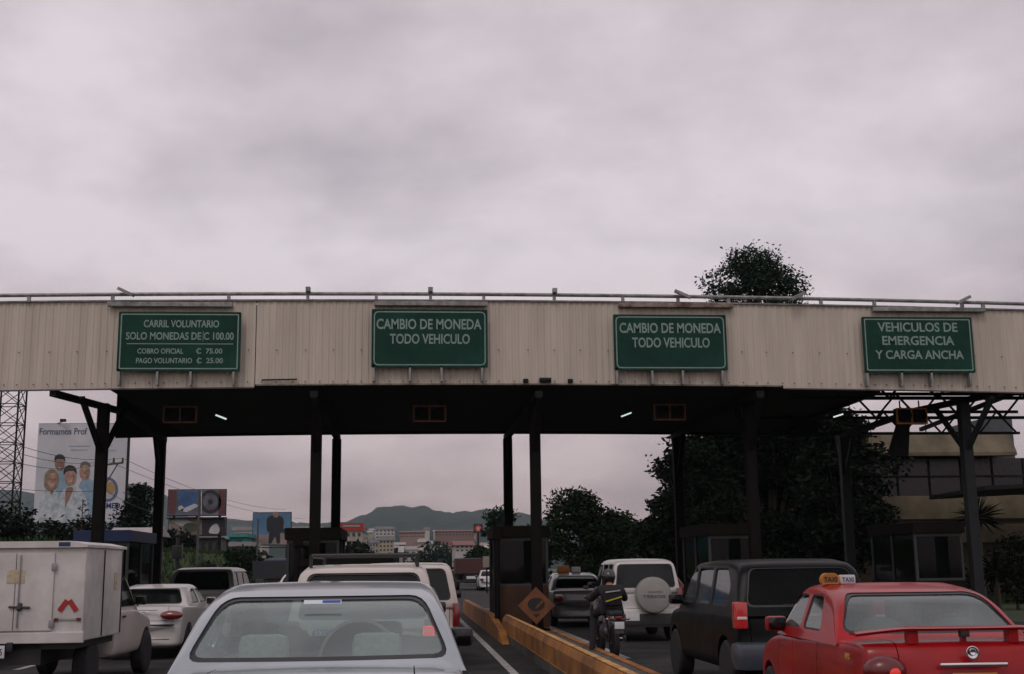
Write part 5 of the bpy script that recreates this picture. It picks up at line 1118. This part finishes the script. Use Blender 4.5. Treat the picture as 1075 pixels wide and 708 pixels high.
# star sign on a pole
p = at(502, 555, 150.0); t = thing('station_sign', 'black square roadside sign with a red star', 'sign', (p.x, 150, 0)); mb = MB(); mb.box(-.55, .55, 0, .2, p.z-.55, p.z+.55); mb.build('panel', BL, t)
star = [((.36 if k % 2 == 0 else .15)*math.sin(k*math.pi/5), p.z+(.36 if k % 2 == 0 else .15)*math.cos(k*math.pi/5)) for k in range(10)]
flat('disc', ell(0, p.z, .42, .42), -.004, mat('sign_red', (.40, .03, .03), .5), t); flat('star', star, -.012, mat('sign_pinkish', (.55, .3, .28), .5), t); mb = MB(); mb.tube((0, .1, -.2), (0, .1, p.z-.55), .12); mb.build('post', DARKST, t)
p = at(511, 590, 80.0); t = thing('road_sign', 'small pale sign panel on a post beyond the lane, right of the dump truck', 'sign', (p.x, 80, 0)); mb = MB(); mb.box(-.25, .25, 0, .05, p.z-.35, p.z+.35); mb.build('panel', WALLC, t); mb = MB(); mb.tube((0, .1, 0), (0, .1, p.z), .05); mb.build('post', DARKST, t)
p = at(186, 590, 45.0); t = thing('signal_post', 'dark post with a boxy head on the grass bank beyond the left booth', 'post', (p.x, 45, 0)); mb = MB(); mb.tube((0, 0, -.2), (0, 0, at(186, 562, 45).z), .07); mb.build('post', BLK, t); mb = MB(); a = at(186, 587, 45).z; c_ = at(186, 573, 45).z; mb.box(-.17, .17, -.15, .1, a, c_, .03); mb.ball((0, 0, at(186, 562, 45).z), .1); mb.build('head', BLK, t, 40)
# the concrete building on the right
BC = mat('ochre_concrete', (.085, .072, .045), .85, scale=.9, col2=(.17, .14, .088), detail=8, bump=.1); SMG = mat('smoked_glazing', (.010, .012, .017), .25)
Y = 50.0; x0, x1, z0, z1 = area(925, 1062, 455, 480, Y); xr = at(1180, 500, Y).x; c0 = x0
t = thing('office_building', 'ochre concrete building with a dark glazed upper floor at the right', 'building', (x0-1.5, Y, 0)); ox = x0-1.5
Z = lambda py: at(1000, py, Y).z
mb = MB(); mb.box(0, at(1061, 470, Y).x-ox, 0, 9, Z(476), Z(454), .03); mb.poly([(0, -.5, Z(479.5)), (0, -.5, Z(476)), (0, .0, Z(456)), (0, .05, Z(479.5))], (at(1061, 470, Y).x-ox, 0, 0)); mb.build('roof', BC, t)
mb = MB(); mb.box(.4, xr-ox, .8, 9, Z(520), Z(479.5)-.004); gz = mb.build('glazing', SMG, t)
mb = MB()
for k in range(12): mb.box(1.0+k*1.4, 1.06+k*1.4, .74, .79, Z(520), Z(480))
mb.box(.4, xr-ox, .72, .78, Z(500), Z(498)); mb.build('mullion', DARKST, gz)
mb = MB(); mb.box(0, xr-ox, 0, 9, Z(545), Z(520.5)+0, .02); mb.build('upper_band', BC, t)
mb = MB(); mb.box(.0, xr-ox, .12, 9, Z(551), Z(545)-.004); mb.build('shadow_joint', mat('joint_dark', (.05, .04, .03), .9), t)
mb = MB(); mb.box(0, xr-ox, -.1, 9, Z(570), Z(551)-.004, .02); mb.build('lower_band', BC, t)
mb = MB(); mb.box(.3, xr-ox, .9, 9, -.2, Z(570)-.006); mb.build('ground_floor_wall', mat('dark_ochre', (.09, .075, .05), .9), t)
mb = MB(); a = at(932, 590, Y).x-ox; b = at(955, 590, Y).x-ox; mb.box(a, b, .8, .89, 0, Z(572)); mb.build('blue_door', mat('door_blue', (.03, .06, .10), .6), t)
mb = MB(); mb.box(at(968, 450, Y).x-ox, at(981, 450, Y).x-ox, 3, 4.2, Z(454), Z(447), .05); mb.build('roof_box', DARKST, t)
mb = MB(); mb.tube((at(1003, 450, Y).x-ox, 3, Z(454)), (at(1003, 450, Y).x-ox, 3, Z(430)), .03); mb.build('roof_mast', DARKST, t)
mb = MB(); mb.box(at(1053, 450, Y).x-ox, at(1078, 450, Y).x-ox, 1.2, 5, Z(480), Z(434), .03); mb.build('stair_tower', mat('tower_grey', (.075, .085, .095), .8), t)
mb = MB(); mb.poly([(at(1035, 520, 44).x-ox, -6, Z(520)), (xr-ox, -6, Z(510)), (xr-ox, -1, Z(512)), (at(1035, 520, 44).x-ox, -1, Z(522))], (0, 0, -.15)); mb.build('awning', DARKST, t)
# leaning grey panel behind the right front columns
p = at(944, 460, 34.5); t = thing('hanging_panel', 'tilted dark grey sheet hanging behind the right end of the canopy', 'panel', (p.x, 34.5, p.z)); k = 34.5/1286
mb = MB(); mb.poly([(-14*k, 0, -18*k), (9*k, 0, -20*k), (14*k, 0, 22*k), (0, 0, 20*k)], (0, .06, 0)); mb.build('sheet', DGREY, t); mb = MB(); mb.tube((4*k, .03, 20*k), (4*k, .03, 34*k), .03).tube((12*k, .03, 21*k), (12*k, .03, 34*k), .03); mb.build('hanger', DARKST, t)
# ------------------------------------------------------------------ trees and plants
def tr(label, px, ptop, pw, Y, leaf, seed, **k):
    p = at(px, ptop, Y); base = k.pop('base', 0); q0 = at(px-pw/2, ptop, Y).x; q1 = at(px+pw/2, ptop, Y).x; return tree(label, (p.x, Y, base), (p.z-base)*.97, q1-q0, leaf, seed, **k)
tr('dark domed tree rising above the canopy fascia', 783, 256, 118, 62, LEAF_B, 21, size=.10, per=620, trunk_h=.80, nclump=34, cr0=.060, tr=.017, shape=1.0)
tr('bushy dark tree right of the middle booth, left of the big ones', 607, 512, 92, 58, LEAF_M, 22, size=.10, per=850, trunk_h=.15, nclump=34, cr0=.16)
tr('low rounded tree filling the gap behind the white jeep', 645, 540, 80, 66, LEAF_M, 23, size=.12, per=650, trunk_h=.12, nclump=28, cr0=.18)
tr('small loose tree behind the middle columns', 528, 528, 46, 75, LEAF_B, 24, size=.16, per=220, trunk_h=.45, nclump=18, cr0=.12)
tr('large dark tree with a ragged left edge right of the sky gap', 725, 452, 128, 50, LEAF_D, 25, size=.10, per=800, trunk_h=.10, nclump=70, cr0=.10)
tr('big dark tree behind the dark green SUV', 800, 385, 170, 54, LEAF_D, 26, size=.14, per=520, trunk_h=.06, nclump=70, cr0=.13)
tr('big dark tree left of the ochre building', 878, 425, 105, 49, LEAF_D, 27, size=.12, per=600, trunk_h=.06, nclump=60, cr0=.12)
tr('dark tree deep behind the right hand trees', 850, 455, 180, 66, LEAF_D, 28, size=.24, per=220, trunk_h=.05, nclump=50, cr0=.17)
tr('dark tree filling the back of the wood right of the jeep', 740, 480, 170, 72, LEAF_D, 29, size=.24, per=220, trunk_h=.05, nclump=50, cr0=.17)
tr('slender tree right of the tall pale billboard', 147, 503, 28, 84, LEAF_D, 30, size=.15, per=260, trunk_h=.4, nclump=18, cr0=.11)
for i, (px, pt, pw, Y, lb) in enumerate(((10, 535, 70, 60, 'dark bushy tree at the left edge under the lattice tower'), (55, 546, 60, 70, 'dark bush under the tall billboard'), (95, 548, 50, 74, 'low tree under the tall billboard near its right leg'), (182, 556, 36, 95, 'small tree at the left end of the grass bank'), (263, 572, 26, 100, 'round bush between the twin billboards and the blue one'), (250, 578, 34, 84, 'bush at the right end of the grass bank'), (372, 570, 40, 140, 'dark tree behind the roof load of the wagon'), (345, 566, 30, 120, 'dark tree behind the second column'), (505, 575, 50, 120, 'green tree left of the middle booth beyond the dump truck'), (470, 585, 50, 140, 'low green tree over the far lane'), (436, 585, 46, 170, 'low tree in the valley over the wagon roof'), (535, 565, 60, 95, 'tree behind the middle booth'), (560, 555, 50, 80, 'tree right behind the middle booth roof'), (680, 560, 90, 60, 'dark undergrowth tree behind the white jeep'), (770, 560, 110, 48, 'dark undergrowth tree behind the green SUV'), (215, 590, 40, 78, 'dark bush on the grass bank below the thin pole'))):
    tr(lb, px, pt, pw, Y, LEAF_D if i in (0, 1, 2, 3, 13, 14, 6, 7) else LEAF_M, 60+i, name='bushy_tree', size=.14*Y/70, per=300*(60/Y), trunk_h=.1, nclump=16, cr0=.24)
rgt = random.Random(9)
for i in range(40):
    px = rgt.uniform(345, 520); Y = rgt.uniform(220, 700); p = at(px, 590, Y); h = rgt.uniform(5, 9)
    tr0 = None; cl = [((rgt.uniform(-3, 3), rgt.uniform(-2, 2), h*rgt.uniform(.35, .8)), (rgt.uniform(2, 3.6), 2.5, rgt.uniform(1.6, 2.6))) for _ in range(4)]
    t = thing('distant_tree', 'green tree among the distant houses of the valley', 'tree', (p.x, Y, 0), 0, 'trees among the valley houses'); link('crown', leaf_cloud(cl, 26, .55, 500+i), LEAF_B, t); mb = MB(); mb.tube((0, 0, -.5), (0, 0, h*.6), .25); mb.build('trunk', BARK, t)
def spiky(label, px, py, Y, r, n=60, seed=1, name='yucca', up=.2, wid=.04, trunk=True):
    p = at(px, py, Y); t = thing(name, label, 'plant', (p.x, Y, 0)); rg = random.Random(seed); bm = bmesh.new()
    for i in range(n):
        a = rg.uniform(0, 2*math.pi); el = rg.uniform(-.9, 1.4)+up; d = Vector((math.cos(a)*math.cos(el), math.sin(a)*math.cos(el), math.sin(el))); s = d.cross(Vector((0, 0, 1))).normalized()*wid; c0 = Vector((0, 0, p.z)); L0 = r*rg.uniform(.75, 1.1); m = c0+d*L0*.5; e_ = c0+d*L0-Vector((0, 0, L0*.12))
        v = [bm.verts.new(q) for q in (c0-s*.6, c0+s*.6, m+s, e_, m-s)]; bm.faces.new(v)
    me = bpy.data.meshes.new('leaves'); bm.to_mesh(me); bm.free(); link('leaves', me, LEAF_D, t)
    if trunk: mb = MB(); mb.tube((0, 0, -.1), (0, 0, p.z), .12, .08); mb.build('trunk', BARK, t, 50)
spiky('spiky yucca with stiff dark leaves before the ochre building', 1026, 543, 41, 1.0, 90, 4, wid=.035)
spiky('dark palm like plant at the foot of the ochre building', 975, 578, 42, .95, 70, 5, name='palm_plant', wid=.06)
spiky('small spiky plant low beside the yucca', 995, 602, 40, .7, 60, 6, wid=.05); spiky('small spiky plant low under the right columns', 1045, 600, 38, .8, 60, 8, wid=.05)
tr('dark bush at the right edge before the ochre building', 1062, 560, 50, 42, LEAF_D, 81, name='bushy_tree', size=.1, per=380, trunk_h=.1, nclump=16, cr0=.24)
tr('low dark bush between the palm plant and the yucca', 1005, 590, 60, 44, LEAF_D, 82, name='bushy_tree', size=.1, per=380, trunk_h=.1, nclump=16, cr0=.24)
# the plant with round leaves before the billboard
p = at(87, 526, 52.0); t = thing('branching_plant', 'thin upright plant with round leaf clumps before the tall billboard', 'plant', (p.x, 52, 0)); mb = MB(); mb.tube((0, 0, 0), (0, 0, p.z), .04, .015)
lf = []
for k, (a, b) in enumerate(((82, 541), (86, 547), (91, 536), (92, 543), (82, 549), (90, 530), (84, 534), (93, 549), (88, 526), (80, 553), (90, 555))):
    q = at(a, b, 52.0); lf.append(((q.x-p.x, 0, q.z), (.10, .10, .06))); mb.tube((0, 0, q.z-.15), (q.x-p.x, 0, q.z), .012)
mb.build('stem', BARK, t); link('leaves', leaf_cloud(lf, 1500, .05, 9), LEAF_D, t)
# ------------------------------------------------------------------ haze
mb = MB(); mb.box(-3900, 3900, -250, 3600, -4, 330); hz_ = mb.build('haze', None, None); tag(hz_, 'thin blue haze over the valley and the far hills', 'haze', kind='stuff')
m = bpy.data.materials.new('haze'); m.use_nodes = True; n = m.node_tree.nodes; n.remove(n['Principled BSDF']); v = n.new('ShaderNodeVolumePrincipled'); v.inputs['Density'].default_value = .00014; v.inputs['Color'].default_value = (.60, .74, .80, 1); v.inputs['Anisotropy'].default_value = .2
m.node_tree.links.new(v.outputs[0], n['Material Output'].inputs['Volume']); hz_.data.materials.append(m)
